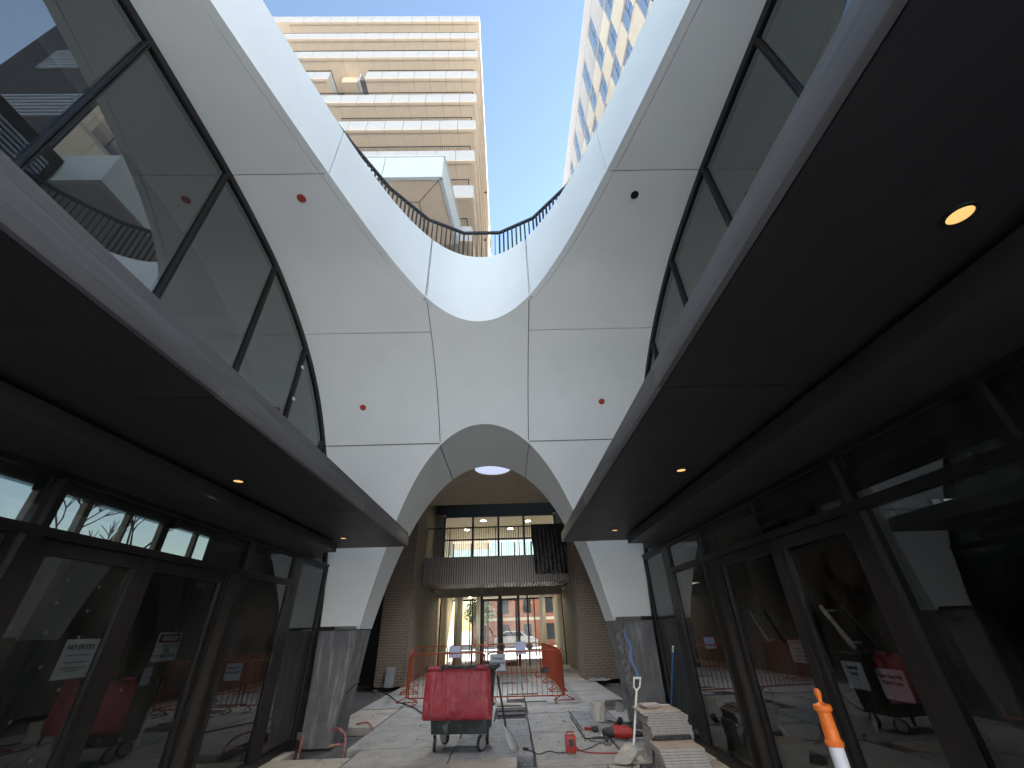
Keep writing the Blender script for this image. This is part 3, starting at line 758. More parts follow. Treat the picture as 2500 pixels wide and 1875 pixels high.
t = sheet_sign('paper_notice', 'white Restricted Access paper just right of the dark door stile', 'notice', XRd, 3.94, 4.17, 1.09, 1.275, 1, 'paper')
place_text('Restricted', .036, (XRd-.002, 4.055, 1.235), (0, -1, 0), (0, 0, 1), M['ink'], t, .8)
place_text('Access', .036, (XRd-.002, 4.055, 1.195), (0, -1, 0), (0, 0, 1), M['ink'], t, .8)
t = sheet_sign('paper_notice', 'white Clean Shoes Only paper, larger and nearer the mullion', 'notice', XRd, 3.55, 3.81, 1.06, 1.25, 1, 'paper')
place_text('Clean Shoes Only', .034, (XRd-.002, 3.68, 1.205), (0, -1, 0), (0, 0, 1), M['ink'], t, .85)
place_text('Polished Floors', .034, (XRd-.002, 3.68, 1.165), (0, -1, 0), (0, 0, 1), M['ink'], t, .85)
tapes = [[3.51,1.96],[3.76,1.88],[3.76,2.05],[4.08,2.02],[4.07,1.83],[3.51,1.71],[3.79,1.67],[4.10,1.635],[5.66,1.74],[5.67,1.23],[5.24,1.23],[4.79,1.2],[4.13,1.27],[3.88,1.44],[3.85,1.11],[5.0,.8],[4.16,.83],[5.65,.52],[3.6,1.3],[3.5,.95]]
tp0 = None
for y, z in tapes:
    if tp0 is None:
        b = MB(); b.box(-.0015, .0015, -.013, .013, -.011, .011); tp0 = b.build('tape_piece', M['tape']); o = tp0
        tag(o, 'small square of white tape stuck on the left shopfront glass', 'tape', 'bits of white tape on the left glass')
    else: o = clone(tp0)
    o.location = (XL+.001, y, z); o.rotation_euler = (random.uniform(-.5, .5), 0, 0)
# white marker scribble
b = MB()
sc = [(5.33,2.10),(5.35,2.17),(5.37,2.10),(5.40,2.16),(5.38,2.10),(5.43,2.13),(5.36,2.13),(5.45,2.17),(5.47,2.10),(5.42,2.15),(5.50,2.11),(5.54,2.15),(5.50,2.17),(5.48,2.12)]
b.tube([(XL+.002, y, z) for y, z in sc], .004, 4); tag(b.build('marker_scribble', M['white']), 'white marker scribble high on the left door glass', 'scribble')

# ------------------------------------------------------------------ back court beyond the arch
def sbox(name, x0, x1, y0, y1, z0, z1, m, label=None):
    b = MB(); b.box(x0, x1, y0, y1, z0, z1); o = struct(b.build(name, M[m]))
    if label: o['label'] = label
    return o
# ceiling with round glowing disc
ceil = empty('court_ceiling', (-.47, 14.1, 6.45), 'tan ceiling with a round glowing disc beyond the arch', 'ceiling'); ceil['kind'] = 'structure'
n = 32; cx_, cy_, r_ = -.47, 13.90, .64
for (x0, x1) in ((-5.5, -1.38), (-1.37, .53), (.54, 4.5)):
    if x0 == -1.37:
        # centre strip with the round hole
        b = MB(); vs = []; fs = []
        for z in (6.45, 6.6):
            vs += [(cx_+r_*math.cos(2*PI*k/n), cy_+r_*math.sin(2*PI*k/n), z) for k in range(n)]
            for k in range(n):
                c, s_ = math.cos(2*PI*k/n), math.sin(2*PI*k/n); mm = max(abs(c), abs(s_)); vs.append((cx_+.05+c/mm*.95, cy_+s_/mm, z))
        for k in range(n):
            j = (k+1) % n; fs += [(k, j, n+j, n+k), (2*n+k, 3*n+k, 3*n+j, 2*n+j), (k, 2*n+k, 2*n+j, j)]
        b.add(vs, fs); b.box(-1.37, .53, 10.0, 12.90, 6.451, 6.6); b.box(-1.37, .53, 14.90, 18.58, 6.451, 6.6)
        b.build('ceiling_panel', M['ceil'], ceil)
    else:
        b = MB(); b.box(x0, x1, 10.0, 18.58, 6.45, 6.6); b.build('ceiling_panel', M['ceil'], ceil)
b = MB(); b.box(-5.5, 4.5, 10.0, 18.58, 6.62, 6.8); b.build('ceiling_void', M['navy'], ceil)
b = MB(); b.lathe([(r_-.002, 6.475), (r_-.002, 6.49)], (cx_, cy_, 0), 32); o = b.build('round_glow_disc', M['disc_glow']); tag(o, 'round pale glowing disc in the court ceiling behind the arch top', 'ceiling disc')  # flat emissive disc, its glow is put into the material
ld = D.lights.new('court_fill_spot', 'SPOT'); ld.energy = 300; ld.spot_size = math.radians(112); ld.spot_blend = .6; ld.shadow_soft_size = .55; ld.color = (.92, .95, 1.0)  # added fill spot below the disc to brighten the court
lo = D.objects.new('court_fill_spot', ld); COL.objects.link(lo); lo.parent = o; lo.location = (cx_, cy_, 6.42)
# brick piers
def pier(x0, x1, inner, sgn, label):
    y0, y1, z1 = 16.9, 18.62, 6.44
    t = empty('brick_pier', ((x0+x1)/2, y0, 0), label, 'brick pier')
    b = MB(); b.box(x0, x1, y0+.012, y1, 0, z1); b.build('core', [M['mortar']], t)
    b = MB(); xi = inner; xa, xb = sorted((xi, xi-sgn*.006*-1)); b.box(min(xi, xi-sgn*.008), max(xi, xi-sgn*.008), y0-.005, y1, 0, z1); b.build('rendered_side', M['render'], t)
    L, H, J = .23, .076, .010
    mb = MB().box(0, L, -.012, .02, 0, H); first = None; cnt = 0; rest = MB()
    rows_ = int(z1/(H+J))
    wid = x1-x0
    for r in range(rows_):
        off = 0 if r % 2 else -(L+J)/2
        x = x0+off
        while x < x1-.02:
            a, c = max(x, x0+.001), min(x+L, x1-.001)
            if c-a > .03:
                jy = random.uniform(-.003, .003)
                if abs(c-a-L) < .001 and cnt < 290:
                    if first is None: first = mb.build('brick', M['brick'], t, local=True); o = first
                    else: o = clone(first)
                    o.location = (a-(x0+x1)/2, .012+jy, r*(H+J)); cnt += 1
                else: rest.box(a, c, y0+.0+jy, y0+.03, r*(H+J), r*(H+J)+H)
            x += L+J
    o = rest.build('brickwork', M['brick'], t); o['kind'] = 'stuff'
pier(-4.62, -3.60, -3.60, -1, 'brown brick pier left of the balcony, a grey board leaning on its foot')
pier(2.56, 3.70, 2.56, 1, 'brown brick pier right of the balcony beside the broken stone leg')
sbox('court_wall', -6.2, -4.64, 17.6, 18.6, 0, 6.44, 'black'); sbox('court_wall', 3.72, 5.2, 17.2, 18.6, 0, 6.44, 'render')
sbox('court_wall', -6.3, -6.1, 10.0, 17.6, 0, 6.44, 'int_dark'); sbox('court_wall', 5.1, 5.3, 10.0, 17.2, 0, 6.44, 'render')
sbox('court_wall', -6.1, XC-W-.02, 10.05, 10.2, 0, 6.44, 'int_dark'); sbox('court_wall', XC+W+.02, 5.1, 10.05, 10.2, 0, 6.44, 'int_dark')
o = MB().box(-4.22, -3.92, 0, .02, 0, .57).build('leaning_board', M['concrete']); tag(o, 'narrow grey board leaning against the left brick pier', 'board'); o.location = (0, 16.72, 0); o.rotation_euler = (-.18, 0, 0)
# balcony
bc = empty('court_balcony', (-.45, 18.6, 3.2), 'bronze ribbed balcony with slatted railing over the far doors', 'balcony')
x0, x1 = -3.57, 2.55
b = MB(); b.box(x0, x1, 18.66, 21.4, 3.3, 4.2); b.build('slab', M['navy'], bc)
rib = None; nr = 62
for k in range(nr):
    xx = x0+(x1-x0)*(k+.5)/nr
    if rib is None: rib = MB().box(-.033, .033, 0, .05, 0, 1.05).build('cladding_rib', M['ribbed'], bc, local=True); o = rib
    else: o = clone(rib)
    o.location = (xx+.45, .005, .0)
b = MB(); b.box(x0, x1, 18.64, 18.66, 3.2, 4.25); b.build('cladding_back', M['navy'], bc)
sl_ = None
for k in range(42):
    xx = x0+(x1-x0)*(k+.5)/42
    if sl_ is None: sl_ = MB().box(-.04, .04, .07, 2.3, .01, .08).build('soffit_slat', M['ribbed'], bc, local=True); o = sl_
    else: o = clone(sl_)
    o.location = (xx+.45, 0, 0)
bl = None
for k in range(1, 78):
    xx = x0+(x1-x0)*k/78
    if bl is None: bl = MB().box(-.009, .009, -.02, .02, 1.05, 2.23).build('baluster', M['rail'], bc, local=True); o = bl
    else: o = clone(bl)
    o.location = (xx+.45, .06, 0)
b = MB(); b.box(x0, x1, 18.62, 18.70, 5.43, 5.47); b.build('handrail', M['rail'], bc)
for k in range(7):
    xx = x0+.02+(x1-x0-.04)*k/6; b = MB(); b.box(xx-.02, xx+.02, 18.63, 18.69, 4.25, 5.43); b.build('rail_post', M['rail'], bc)
# black plastic sheet hung over the rail
NX, NZ = 26, 30; vs = []; fs = []
for i in range(NZ):
    z = 5.50-2.02*i/(NZ-1)
    for k in range(NX):
        x = 1.04+.09*i/(NZ-1)+(1.47)*k/(NX-1)
        vs.append((x+.012*math.sin(i*.5), 18.57-.03-.010*math.sin(k*2.1+.5*math.sin(i*.5))-.008*math.sin(k*.6+i*.35)-.02*random.random()*(i/(NZ-1)), z+.02*math.sin(k*.8)*(i == NZ-1)))
for i in range(NZ-1):
    for k in range(NX-1): fs.append((i*NX+k, i*NX+k+1, (i+1)*NX+k+1, (i+1)*NX+k))
o = MB().add(vs, fs).build('plastic_sheet', M['tarp'], smooth=True); tag(o, 'black plastic sheet hanging over the balcony railing', 'plastic sheet')
# upper glazing behind balcony and lintel
up_ = empty('balcony_glazing', (-.45, 21.5, 4.2), 'dark framed window band lit from inside behind the balcony railing', 'window')
xs = [-3.2, -1.75, -.45, .85, 2.45]
for a, c in zip(xs[:-1], xs[1:]):
    b = MB(); b.box(a+.05, c-.05, 21.5, 21.512, 4.2, 6.55); b.build('glass_pane', M['clear'], up_)
for a in xs: b = MB(); b.box(a-.05, a+.05, 21.45, 21.56, 4.2, 6.62); b.build('mullion', M['navy'], up_)
b = MB(); b.box(-3.15, 2.40, 21.44, 21.57, 6.55, 6.68); b.build('head_rail', M['navy'], up_)
b = MB(); b.box(-3.15, 2.40, 21.46, 21.55, 5.42, 5.48); b.build('transom', M['navy'], up_)
sbox('court_wall', -6.2, 5.2, 21.4, 21.6, 6.68, 8.6, 'navy'); sbox('court_wall', -6.2, -3.25, 21.42, 21.58, 3.2, 6.68, 'render'); sbox('court_wall', 2.5, 5.2, 21.42, 21.58, 3.2, 6.68, 'render')
sbox('court_wall', -6.2, 5.2, 18.6, 21.4, 8.0, 8.1, 'navy')
sbox('court_wall', -6.2, -3.63, 18.63, 24, 0, 3.2, 'render'); sbox('court_wall', 2.80, 5.2, 18.63, 24, 0, 3.2, 'render')
sbox('court_wall', -6.2, -3.66, 18.63, 21.4, 3.2, 8.0, 'render'); sbox('court_wall', 2.80, 5.2, 18.63, 21.4, 3.2, 8.0, 'render')
# far doors
dr = empty('lobby_doors', (-.45, 23.5, 0), 'glass lobby entrance with double doors and sidelights under the balcony', 'entrance')
px = [-3.47, -1.85, -1.39, -.45, .48, .95, 2.72]
b = MB(); b.box(-3.62, 2.78, 23.42, 23.6, 3.0, 3.45); b.build('header_panel', M['render'], dr)
for i, a in enumerate(px):
    wd = .035 if i not in (2, 3, 4) else (.06 if i != 3 else .09)
    b = MB(); b.box(a-wd, a+wd, 23.42, 23.58, 0, 3.0); b.build('mullion', M['frame'], dr)
for i, (a, c) in enumerate(zip(px[:-1], px[1:])):
    if i in (2, 3):
        b = MB(); b.box(a+.065, a+.125, 23.46, 23.54, .02, 2.86); b.box(c-.155, c-.095, 23.46, 23.54, .02, 2.86); b.box(a+.125, c-.155, 23.46, 23.54, .02, .2); b.box(a+.125, c-.155, 23.46, 23.54, 2.78, 2.86)
        d = b.build('door_leaf', M['jamb'], dr)
        b = MB(); b.box(a+.125, c-.155, 23.49, 23.502, .2, 2.78); b.build('glass_pane', M['clear'], d)
        mx_ = (a+c)/2; b = MB(); b.tube([(mx_-.08, 23.38, 1.62), (mx_+.1, 23.38, 1.32)], .02, 6); b.tube([(mx_-.03, 23.38, 1.53), (mx_-.03, 23.49, 1.53)], .012, 5); b.build('pull_handle', M['black'], d)
    else:
        b = MB(); b.box(a+.04, c-.04, 23.49, 23.502, .05, 2.98); b.build('glass_pane', M['clear'], dr)
b = MB(); b.box(-3.43, -1.45, 23.47, 23.53, .62, .68); b.box(1.0, 2.7, 23.47, 23.53, .62, .68); b.build('mid_rail', M['white'], dr)
# lobby behind
sbox('lobby_wall', -3.95, -3.75, 23.7, 31, -.1, 3.3, 'tan_plaster'); sbox('lobby_wall', 3.0, 3.2, 23.7, 31, -.1, 3.3, 'tan_plaster')
sbox('lobby_ceiling', -4, 3.2, 23.6, 31, 3.3, 3.5, 'tan_plaster'); sbox('upper_floor', -4, 3.2, 21.6, 31, 4.0, 4.18, 'int_floor')
sbox('upper_wall', -4.2, -4.0, 21.6, 31, 4.18, 7.2, 'plaster'); sbox('upper_wall', 3.2, 3.4, 21.6, 31, 4.18, 7.2, 'plaster'); sbox('upper_ceiling', -4, 3.2, 21.6, 31, 7.05, 7.2, 'tan_plaster')
sbox('lobby_partition', -3.0, -2.85, 25.5, 28.5, -.1, 3.3, 'int_dark'); sbox('lobby_partition', 1.9, 2.05, 26, 28.6, -.1, 3.3, 'plaster'); sbox('lobby_partition', -1.95, -1.75, 27.5, 30, -.1, 3.3, 'plaster')
for (x, y) in ((-2.6, 24.6), (1.9, 24.6), (-.5, 26.5), (-2.4, 29)): downlight(x, y, 3.297, .15, 'lit downlight inside the far lobby', 'lamp_white', 'lit downlights inside the lobby rooms')
for (x, y) in ((-1.55, 22.4), (1.3, 22.6), (-1.4, 24.6), (1.25, 25), (.2, 27), (-2.6, 27)): downlight(x, y, 7.047, .15, 'lit downlight in the upper room behind the balcony', 'lamp_white', 'lit downlights inside the lobby rooms')
# rear glazing of lobby
rg = empty('street_glazing', (-.45, 31, 0), 'far glass wall of the lobby onto the sunny street', 'window')
for a in (-3.9, -2.6, -1.4, -.45, .5, 1.7, 3.1): b = MB(); b.box(a-.035, a+.035, 30.95, 31.05, 0, 6.9); b.build('mullion', M['frame'], rg)
b = MB(); b.box(-3.86, 3.06, 30.96, 31.04, 3.2, 4.2); b.build('spandrel', M['frame'], rg)
for a, c in zip((-3.9, -2.6, -1.4, -.45, .5, 1.7), (-2.6, -1.4, -.45, .5, 1.7, 3.1)):
    b = MB(); b.box(a+.04, c-.04, 31.0, 31.012, .05, 3.2); b.box(a+.04, c-.04, 31.0, 31.012, 4.2, 6.9); b.build('glass_pane', M['clear'], rg)
# street beyond
rbk = empty('red_brick_building', (0, 56, 0), 'sunlit red brick building with cream bands across the far street', 'building')
b = MB(); b.box(-4.5, 6.5, 56, 66, -.3, 5.0); b.build('wall', M['redbrick'], rbk)
b = MB(); b.box(-4.6, 6.6, 55.88, 56, 2.3, 2.6); b.box(-4.6, 6.6, 55.85, 56, 4.8, 5.2); b.build('cream_band', M['cream'], rbk)
for k in range(4):
    x = -3.2+k*2.7
    for z in (.3, 3.0):
        b = MB(); b.box(x-.45, x+.45, 55.94, 56.02, z, z+1.6); b.build('window', M['tglass'], rbk)
b = MB(); b.prism([(-1.5, 5.2), (3.5, 5.2), (1, 6.9)], 57, 65, 'Y'); b.build('gable', M['redbrick'], rbk)
tr = empty('street_tree', (-3.2, 50, -.3), 'small leafy tree on the far street seen through the lobby doors', 'tree')
b = MB(); b.tube([(-3.2, 50, -.3), (-3.15, 50.05, 1.2), (-3.3, 50, 2.4)], [.13, .10, .06], 7); b.tube([(-3.18, 50, 1.6), (-2.5, 50.2, 2.7)], [.06, .03], 5); b.tube([(-3.2, 50, 1.9), (-3.9, 49.8, 3.0)], [.06, .03], 5); b.build('trunk', M['bark'], tr)
b = MB()
for k in range(1500):
    a = random.uniform(0, 2*PI); u = random.uniform(-1, 1); r = random.random()**.5
    c = Vector((-3.2+1.7*r*math.cos(a)*math.sqrt(1-u*u), 50+1.5*r*math.sin(a)*math.sqrt(1-u*u), 3.1+1.3*r*u))
    p = Vector((random.uniform(-1, 1), random.uniform(-1, 1), random.uniform(-1, 1))).normalized()*.13; q = p.orthogonal().normalized()*.07
    b.add([c-p, c+q, c+p, c-q], [(0, 1, 2, 3)])
b.build('crown', M['leaf'], tr, fix=False)
bt = empty('bare_tree', (-19, 20, -.3), 'leafless tree outside, seen through the high windows of the left shop', 'tree')
b = MB()
def branch(p, d, L, r, n):
    q = p+d*L; b.tube([p, p+d*L*.5+Vector((random.uniform(-1, 1), random.uniform(-1, 1), 0))*L*.05, q], [r, r*.85, r*.65], 5, cap=False)
    if n:
        for k in range(3 if n > 1 else 4): branch(q, (d+Vector((random.uniform(-.8, .8), random.uniform(-.8, .8), random.uniform(-.2, .5)))).normalized(), L*random.uniform(.6, .8), r*.6, n-1)
branch(Vector((-19, 20, -.3)), Vector((0, 0, 1)), 3.2, .16, 4)
b.build('trunk', M['bark'], bt)
car = empty('parked_car', (.6, 47, -.3), 'pale car parked on the far street seen through the doors', 'car')
b = MB(); b.prism([(-1.5, .05), (2.7, .05), (2.75, .5), (2.3, .75), (1.7, .82), (1.1, 1.28), (-.4, 1.3), (-1.1, .85), (-1.55, .72)], 46.2, 47.8, 'Y'); b.build('body', M['car'], car, bevel=.05)
b = MB(); b.prism([(1.5, .86), (1.05, 1.2), (-.35, 1.22), (-.9, .88)], 46.19, 46.21, 'Y'); b.build('side_window', M['tglass'], car)
for x in (-.75, 1.9): b = MB(); b.lathe([(.3, 46.18), (.3, 46.4)], (x, 0, .0), 16, 'Y'); o = b.build('wheel', M['tyre'], car); o.location.z = 0

# ------------------------------------------------------------------ left tower with balconies
FX, FY = -1.38, 12.9
tw = empty('balcony_tower', (FX-10, FY, 8), 'tan apartment tower with white balcony edges above the terrace', 'tower')
b = MB(); b.box(-20, FX-2.4, FY+2.4, 42, 9.5, 45.0); b.build('core_wall', M['tstone'], tw)
PW = 1.11
fp = MB().box(.012, PW-.012, 0, .10, .07, 1.06).build('fascia_panel', M['fascia'], tw, local=True, bevel=.004)
lp_ = MB().box(.012, PW-.012, .0, .17, 0, .06).build('fascia_lip', M['tsoffit'], tw, local=True)
sp_ = MB().box(.008, PW-.008, .19, 2.35, .055, .09).build('soffit_board', M['tsoffit'], tw, local=True)
firstf = [True]
def put(proto, loc, used={}):
    if proto.name not in used: used[proto.name] = 1; o = proto
    else: o = clone(proto)
    o.location = loc; return o
cols = 26
rest_f, rest_s = MB(), MB()
for fl in range(10):
    zb_ = 44.30-3.36*fl
    gap = None
    if fl == 3: gap = (-11.65, -9.6)
    if fl == 5: gap = (-14.2, -10.3)
    segs = [(-20, FX)] if gap is None else [(-20, gap[0]), (gap[1], FX)]
    for (xa, xb) in segs:
        b = MB(); b.box(xa+.1, xb-.1, FY+.12, 42, zb_+.10, zb_+.42); b.build('floor_slab', M['tstone'], tw)
        npan = int((xb-xa)/PW)
        for k in range(npan):
            x = xb-PW*(k+1)
            if k < 14:
                L = Vector((x, FY, zb_))-tw.location
                put(fp, L); put(lp_, L); put(sp_, L)
            else:
                rest_f.box(x+.006, x+PW-.006, FY, FY+.10, zb_+.07, zb_+1.06); rest_s.box(x+.006, x+PW-.006, FY, FY+2.35, zb_+.01, zb_+.06)
        # return faces at the gap and the right hand side
        if xa > -19:
            b = MB(); b.box(xa-.02, xa+.08, FY+.1, FY+2.6, zb_+.0, zb_+1.06); b.build('fascia_return', M['fascia'], tw)
        b = MB(); b.box(xb-.10, xb, FY+.11, 42 if xb == FX else FY+2.6, zb_+.07, zb_+1.06); b.build('fascia_return', M['tsoffit'] if xb == FX else M['fascia'], tw)
        b = MB(); b.box(xb-.2, xb-.005, FY+.18, 42 if xb == FX else FY+2.6, zb_, zb_+.06); b.build('fascia_lip', M['tsoffit'], tw)
        if fl > 0:
            b = MB(); rl = 2.12
            b.box(xa+.3, xb-.35, FY+.31, FY+.35, zb_+rl-.03, zb_+rl)
            b.box(xb-.35, xb-.31, FY+.31, FY+2.4, zb_+rl-.03, zb_+rl); b.build('railing_top', M['rail'], tw)
            rr = MB(); x = xb-.35
            while x > max(xa+.3, -17): rr.box(x-.009, x+.009, FY+.32, FY+.34, zb_+.5, zb_+rl-.03); x -= .115
            o = rr.build('railing_bars', M['rail'], tw); o['kind'] = 'stuff'
    if gap:
        b = MB(); b.box(gap[0]+.3, gap[1]-.3, FY+2.38, FY+2.41, zb_+.5, zb_+3.2); b.build('mosaic_wall', M['tstone'], tw)
        b = MB(); b.box(gap[0]+.02, gap[0]+1.1, FY+1.2, FY+2.37, zb_+2.5, zb_+3.3); b.build('drop_beam', M['tsoffit'], tw)
        b = MB(); b.box(gap[0]+1.102, gap[0]+1.2, FY+1.2, FY+2.37, zb_+2.45, zb_+3.3); b.build('drop_beam_edge', M['fascia'], tw)
o = rest_f.build('fascia_panels', M['fascia'], tw); o['kind'] = 'stuff'
o = rest_s.build('soffit_boards', M['tsoffit'], tw); o['kind'] = 'stuff'
for fl in range(10):
    for x in (-7.6, -16.0):
        b = MB(); b.lathe([(.09, 44.30-3.36*fl-.02), (.09, 44.30-3.36*fl+.06)], (x-.45*fl*.35+.8, FY+1.2, 0), 12); b.build('soffit_light', M['tsoffit'], tw)
b = MB(); b.box(-20, FX, FY, 42, 45.37, 45.45); b.build('roof', M['fascia'], tw)
b = MB(); b.box(-9, FX-.3, FY+2.2, 42, 8.2, 10.5); b.build('podium_wall', M['tsoffit'], tw)
for z in (32.0, 26.2):
    b = MB(); b.tube([(FX, 20, z), (FX+.22, 20, z)], .02, 6); b.lathe([(.05, -.08), (.09, 0), (.05, .08)], (FX+.24, 20, z), 10); b.build('side_lamp', M['black'], tw)
# white box canopy on the terrace level
wb = empty('white_box_bay', (-8, 9.5, 17.1), 'white boxed bay with tan underside hung in front of the balcony tower', 'bay')
bxp = [(-15, 9.5), (-2.30, 9.5), (-1.98, 12.85), (-15, 12.85)]
def bay(pts, z0, z1, root, jx):
    b = MB(); n_ = len(pts)
    ins = [(p[0]+(.16 if p[0] < -10 else -.16), p[1]+.16 if i < 2 else p[1]) for i, p in enumerate(pts)]
    b.prism(ins, z0+.02, z0+.08, 'Z'); b.build('soffit', M['tsoffit'], root)
    for (x0, x1) in jx:
        b = MB(); b.box(x0+.006, x1-.006, 9.5, 9.64, z0, z1); b.build('fascia_panel', M['bay'], root)
    b = MB(); b.prism([(-2.295, 9.52), (-1.975, 12.85), (-2.115, 12.85), (-2.435, 9.66)], z0, z1, 'Z'); b.build('side_fascia', M['bay'], root)
    b = MB(); b.prism([(-15.05, 9.45), (-2.26, 9.45), (-1.93, 12.85), (-15.05, 12.85)], z1+.002, z1+.07, 'Z'); b.build('coping', M['bay'], root)
bay(bxp, 17.1, 18.5, wb, [(-15, -10), (-10, -4.72), (-4.71, -2.30)])
b = MB()
for p, q_ in (((-2.45, 9.66), (-3.43, 10.62)), ((-3.43, 10.62), (-3.9, 10.62)), ((-3.43, 10.62), (-3.40, 12.8))):
    b.tube([(p[0], p[1], 17.118), (q_[0], q_[1], 17.118)], .012, 4)
b.build('soffit_joint', M['black'], wb)
# matching white bay over the other side of the terrace
wb2 = empty('white_box_bay', (8, 8.5, 13.4), 'white boxed bay seen mirrored in the left upper glass', 'bay')
b = MB(); b.box(4.66, 14, 7.36, 12, 13.42, 13.5); b.build('soffit', M['rt_grey'], wb2)
b = MB(); b.box(4.5, 14, 7.2, 7.35, 13.4, 14.7); b.build('fascia_panel', M['bay'], wb2)
b = MB(); b.box(4.5, 4.64, 7.36, 12, 13.4, 14.7); b.build('side_fascia', M['bay'], wb2)

# ------------------------------------------------------------------ right tower
RX = 8.8; kx = RX/7.0
rtw = empty('stone_tower', (RX+5, 20, 0), 'tall tower clad in grey and travertine panels with tall blue windows', 'tower')
RY0, RY1 = 8.2, 40.0
lev = [46.9, 45.3, 41.2, 38.4, 35.2, 32.3, 29.2, 26.2, 23.2, 20.2, 17.2, 14.2, 11.0]
def zr(z7): return 1.6+(z7-1.6)*kx
lev = [zr(z) for z in (43.4, 40.5, 35.95, 33.33, 30.68, 28.4, 25.8, 23.2, 20.6, 18.0, 15.4, 12.8, 10.2, 7.6)]
b = MB(); b.box(RX+.12, RX+6, RY0, RY1, 0, lev[0]-.1); b.build('core', M['rt_grey'], rtw)
# parapet strip
b = MB(); b.box(RX-.03, RX+.12, RY0, RY1, lev[1]+.02, lev[0]); b.build('parapet', M['rt_grey'], rtw)
pitch_ = 2.64*kx; win = 1.22*kx
offs = [11.35*kx, 11.22*kx, 9.47*kx, 10.2*kx, 11.4*kx, 9.6*kx, 10.6*kx, 11.2*kx, 9.5*kx, 10.3*kx, 11.4*kx, 9.9*kx]
seam = []
for i in range(len(lev)-2):
    zt_, zb_ = lev[i+1], lev[i+2]
    y = offs[i]-4*pitch_
    m = 'rt_grey' if i == 0 else 'rt_tan'
    while y < RY1:
        a, c = max(y, RY0), min(y+win, RY1)
        if c-a > .1:
            b = MB(); b.box(RX+.07, RX+.12, a+.02, c-.02, zb_+.02, zt_-.22); o = b.build('window', M['rt_glass'], rtw)
            mb_ = MB(); mb_.box(RX+.055, RX+.068, a+(c-a)*.42, a+(c-a)*.42+.03, zb_+.02, zt_-.22); mb_.box(RX+.055, RX+.068, a+.02, a+(c-a)*.42, zb_+(zt_-zb_)*.45, zb_+(zt_-zb_)*.45+.04); mb_.build('frame', M['rail'], o)
        p0, p1 = max(y+win, RY0), min(y+pitch_, RY1)
        if p1-p0 > .1:
            mid = (p0+p1)/2
            for q0, q1 in ((p0, mid), (mid, p1)):
                b = MB(); b.box(RX, RX+.12, q0+.008, q1-.008, zb_+.012, zt_-.2); b.build('stone_panel', M[m], rtw)
        y += pitch_
    b = MB(); b.box(RX-.015, RX+.119, RY0, RY1, zt_-.19, zt_-.01); b.build('floor_band', M['rt_grey'], rtw)
# dark banded end of the tower, seen only mirrored in the left upper glass
b = MB(); b.box(RX+.01, RX+6, RY0-.06, RY0-.003, 8.2, lev[0]-.3); b.build('end_wall', M['int_wing'], rtw)
for k in range(9):
    lb_ = MB()
    for q in range(7): lb_.box(RX+.3, RX+4.2, RY0-.12, RY0-.062, 15+k*4.2+q*.26, 15+k*4.2+q*.26+.13)
    lb_.build('louvre_band', M['louvre'], rtw)

# unseen blocks added to bounce or block sunlight; they also show in the glass
def block(name, x0, x1, y0, y1, h, label, m='bldg'):
    t = empty(name, ((x0+x1)/2, y1, 0), label, 'building')
    b = MB(); b.box(x0, x1, y0, y1, -.3, h); b.build('wall', M[m], t)
    for zi in range(int(h/3.4)):
        for k in range(int((x1-x0)/2.4)):
            xx = x0+.7+k*2.4; bb = MB(); bb.box(xx, xx+1.3, y1-.02, y1+.03, 1.0+zi*3.4, 2.9+zi*3.4); bb.build('window', M['pale_glass'], t)
block('street_bounce_block', -40, 40, -30, -17, 10, 'unseen pale block behind the photographer, sized to bounce sunlight onto the vault')  # height, distance and pale colour chosen for the bounce into the passage
rw = empty('right_shade_wing', (13, 0, 8.15), 'unseen dark wing with louvred bands over the right hand shops, added to block sun', 'building')
b = MB(); b.box(6.0, 9, -1.0, 7.15, 8.16, 14.3); b.build('wall', M['int_wing'], rw)  # placed and sized as a sun block; dark colour follows the mirrored building
for z0 in (9.4, 12.4):
    for k in range(9):
        b = MB(); b.box(5.93, 6.0, -.9, 6.9, z0+.16*k, z0+.16*k+.09); b.build('louvre', M['louvre'], rw)
b = MB(); b.box(2.95, 8.6, -1, 7.0, 3.3, 3.34); b.build('floor_slab', M['concrete'], rw)
# ------------------------------------------------------------------ objects on the floor
# --- wheelie bin with open lid
bn = empty('wheelie_bin', (-.80, 8.33, 0), 'dusty dark wheelie bin with its red lid hanging open', 'wheelie bin', rot=(0, 0, math.radians(-7)))
b = MB()   # body: tapered tub, open top
def ring(hx, hy0, hy1, z): return [(-hx, hy0, z), (hx, hy0, z), (hx, hy1, z), (-hx, hy1, z)]
R_ = [ring(.43, -.22, .36, .21), ring(.50, -.27, .40, .98), ring(.53, -.30, .43, .985), ring(.53, -.30, .43, 1.05), ring(.47, -.24, .37, 1.05), ring(.40, -.19, .33, .25)]
vs = [p for r in R_ for p in r]; fs = [(3, 2, 1, 0)]
for i in range(5):
    for k in range(4): fs.append((4*i+k, 4*i+(k+1) % 4, 4*i+4+(k+1) % 4, 4*i+4+k))
fs.append((20, 21, 22, 23))
b.add(vs, fs); b.build('body', M['bin'], bn, local=True, bevel=.012)
b = MB(); b.tube([(-.54, -.33, 1.075), (.54, -.33, 1.075)], .022, 8); b.tube([(.50, -.33, 1.06), (.60, -.30, 1.06), (.60, .10, 1.05), (.54, .3, 1.03)], .028, 8); b.tube([(-.50, -.33, 1.06), (-.57, -.2, 1.06), (-.57, .10, 1.05)], .025, 8); b.build('rim_bar', M['bin'], bn, local=True, smooth=True)
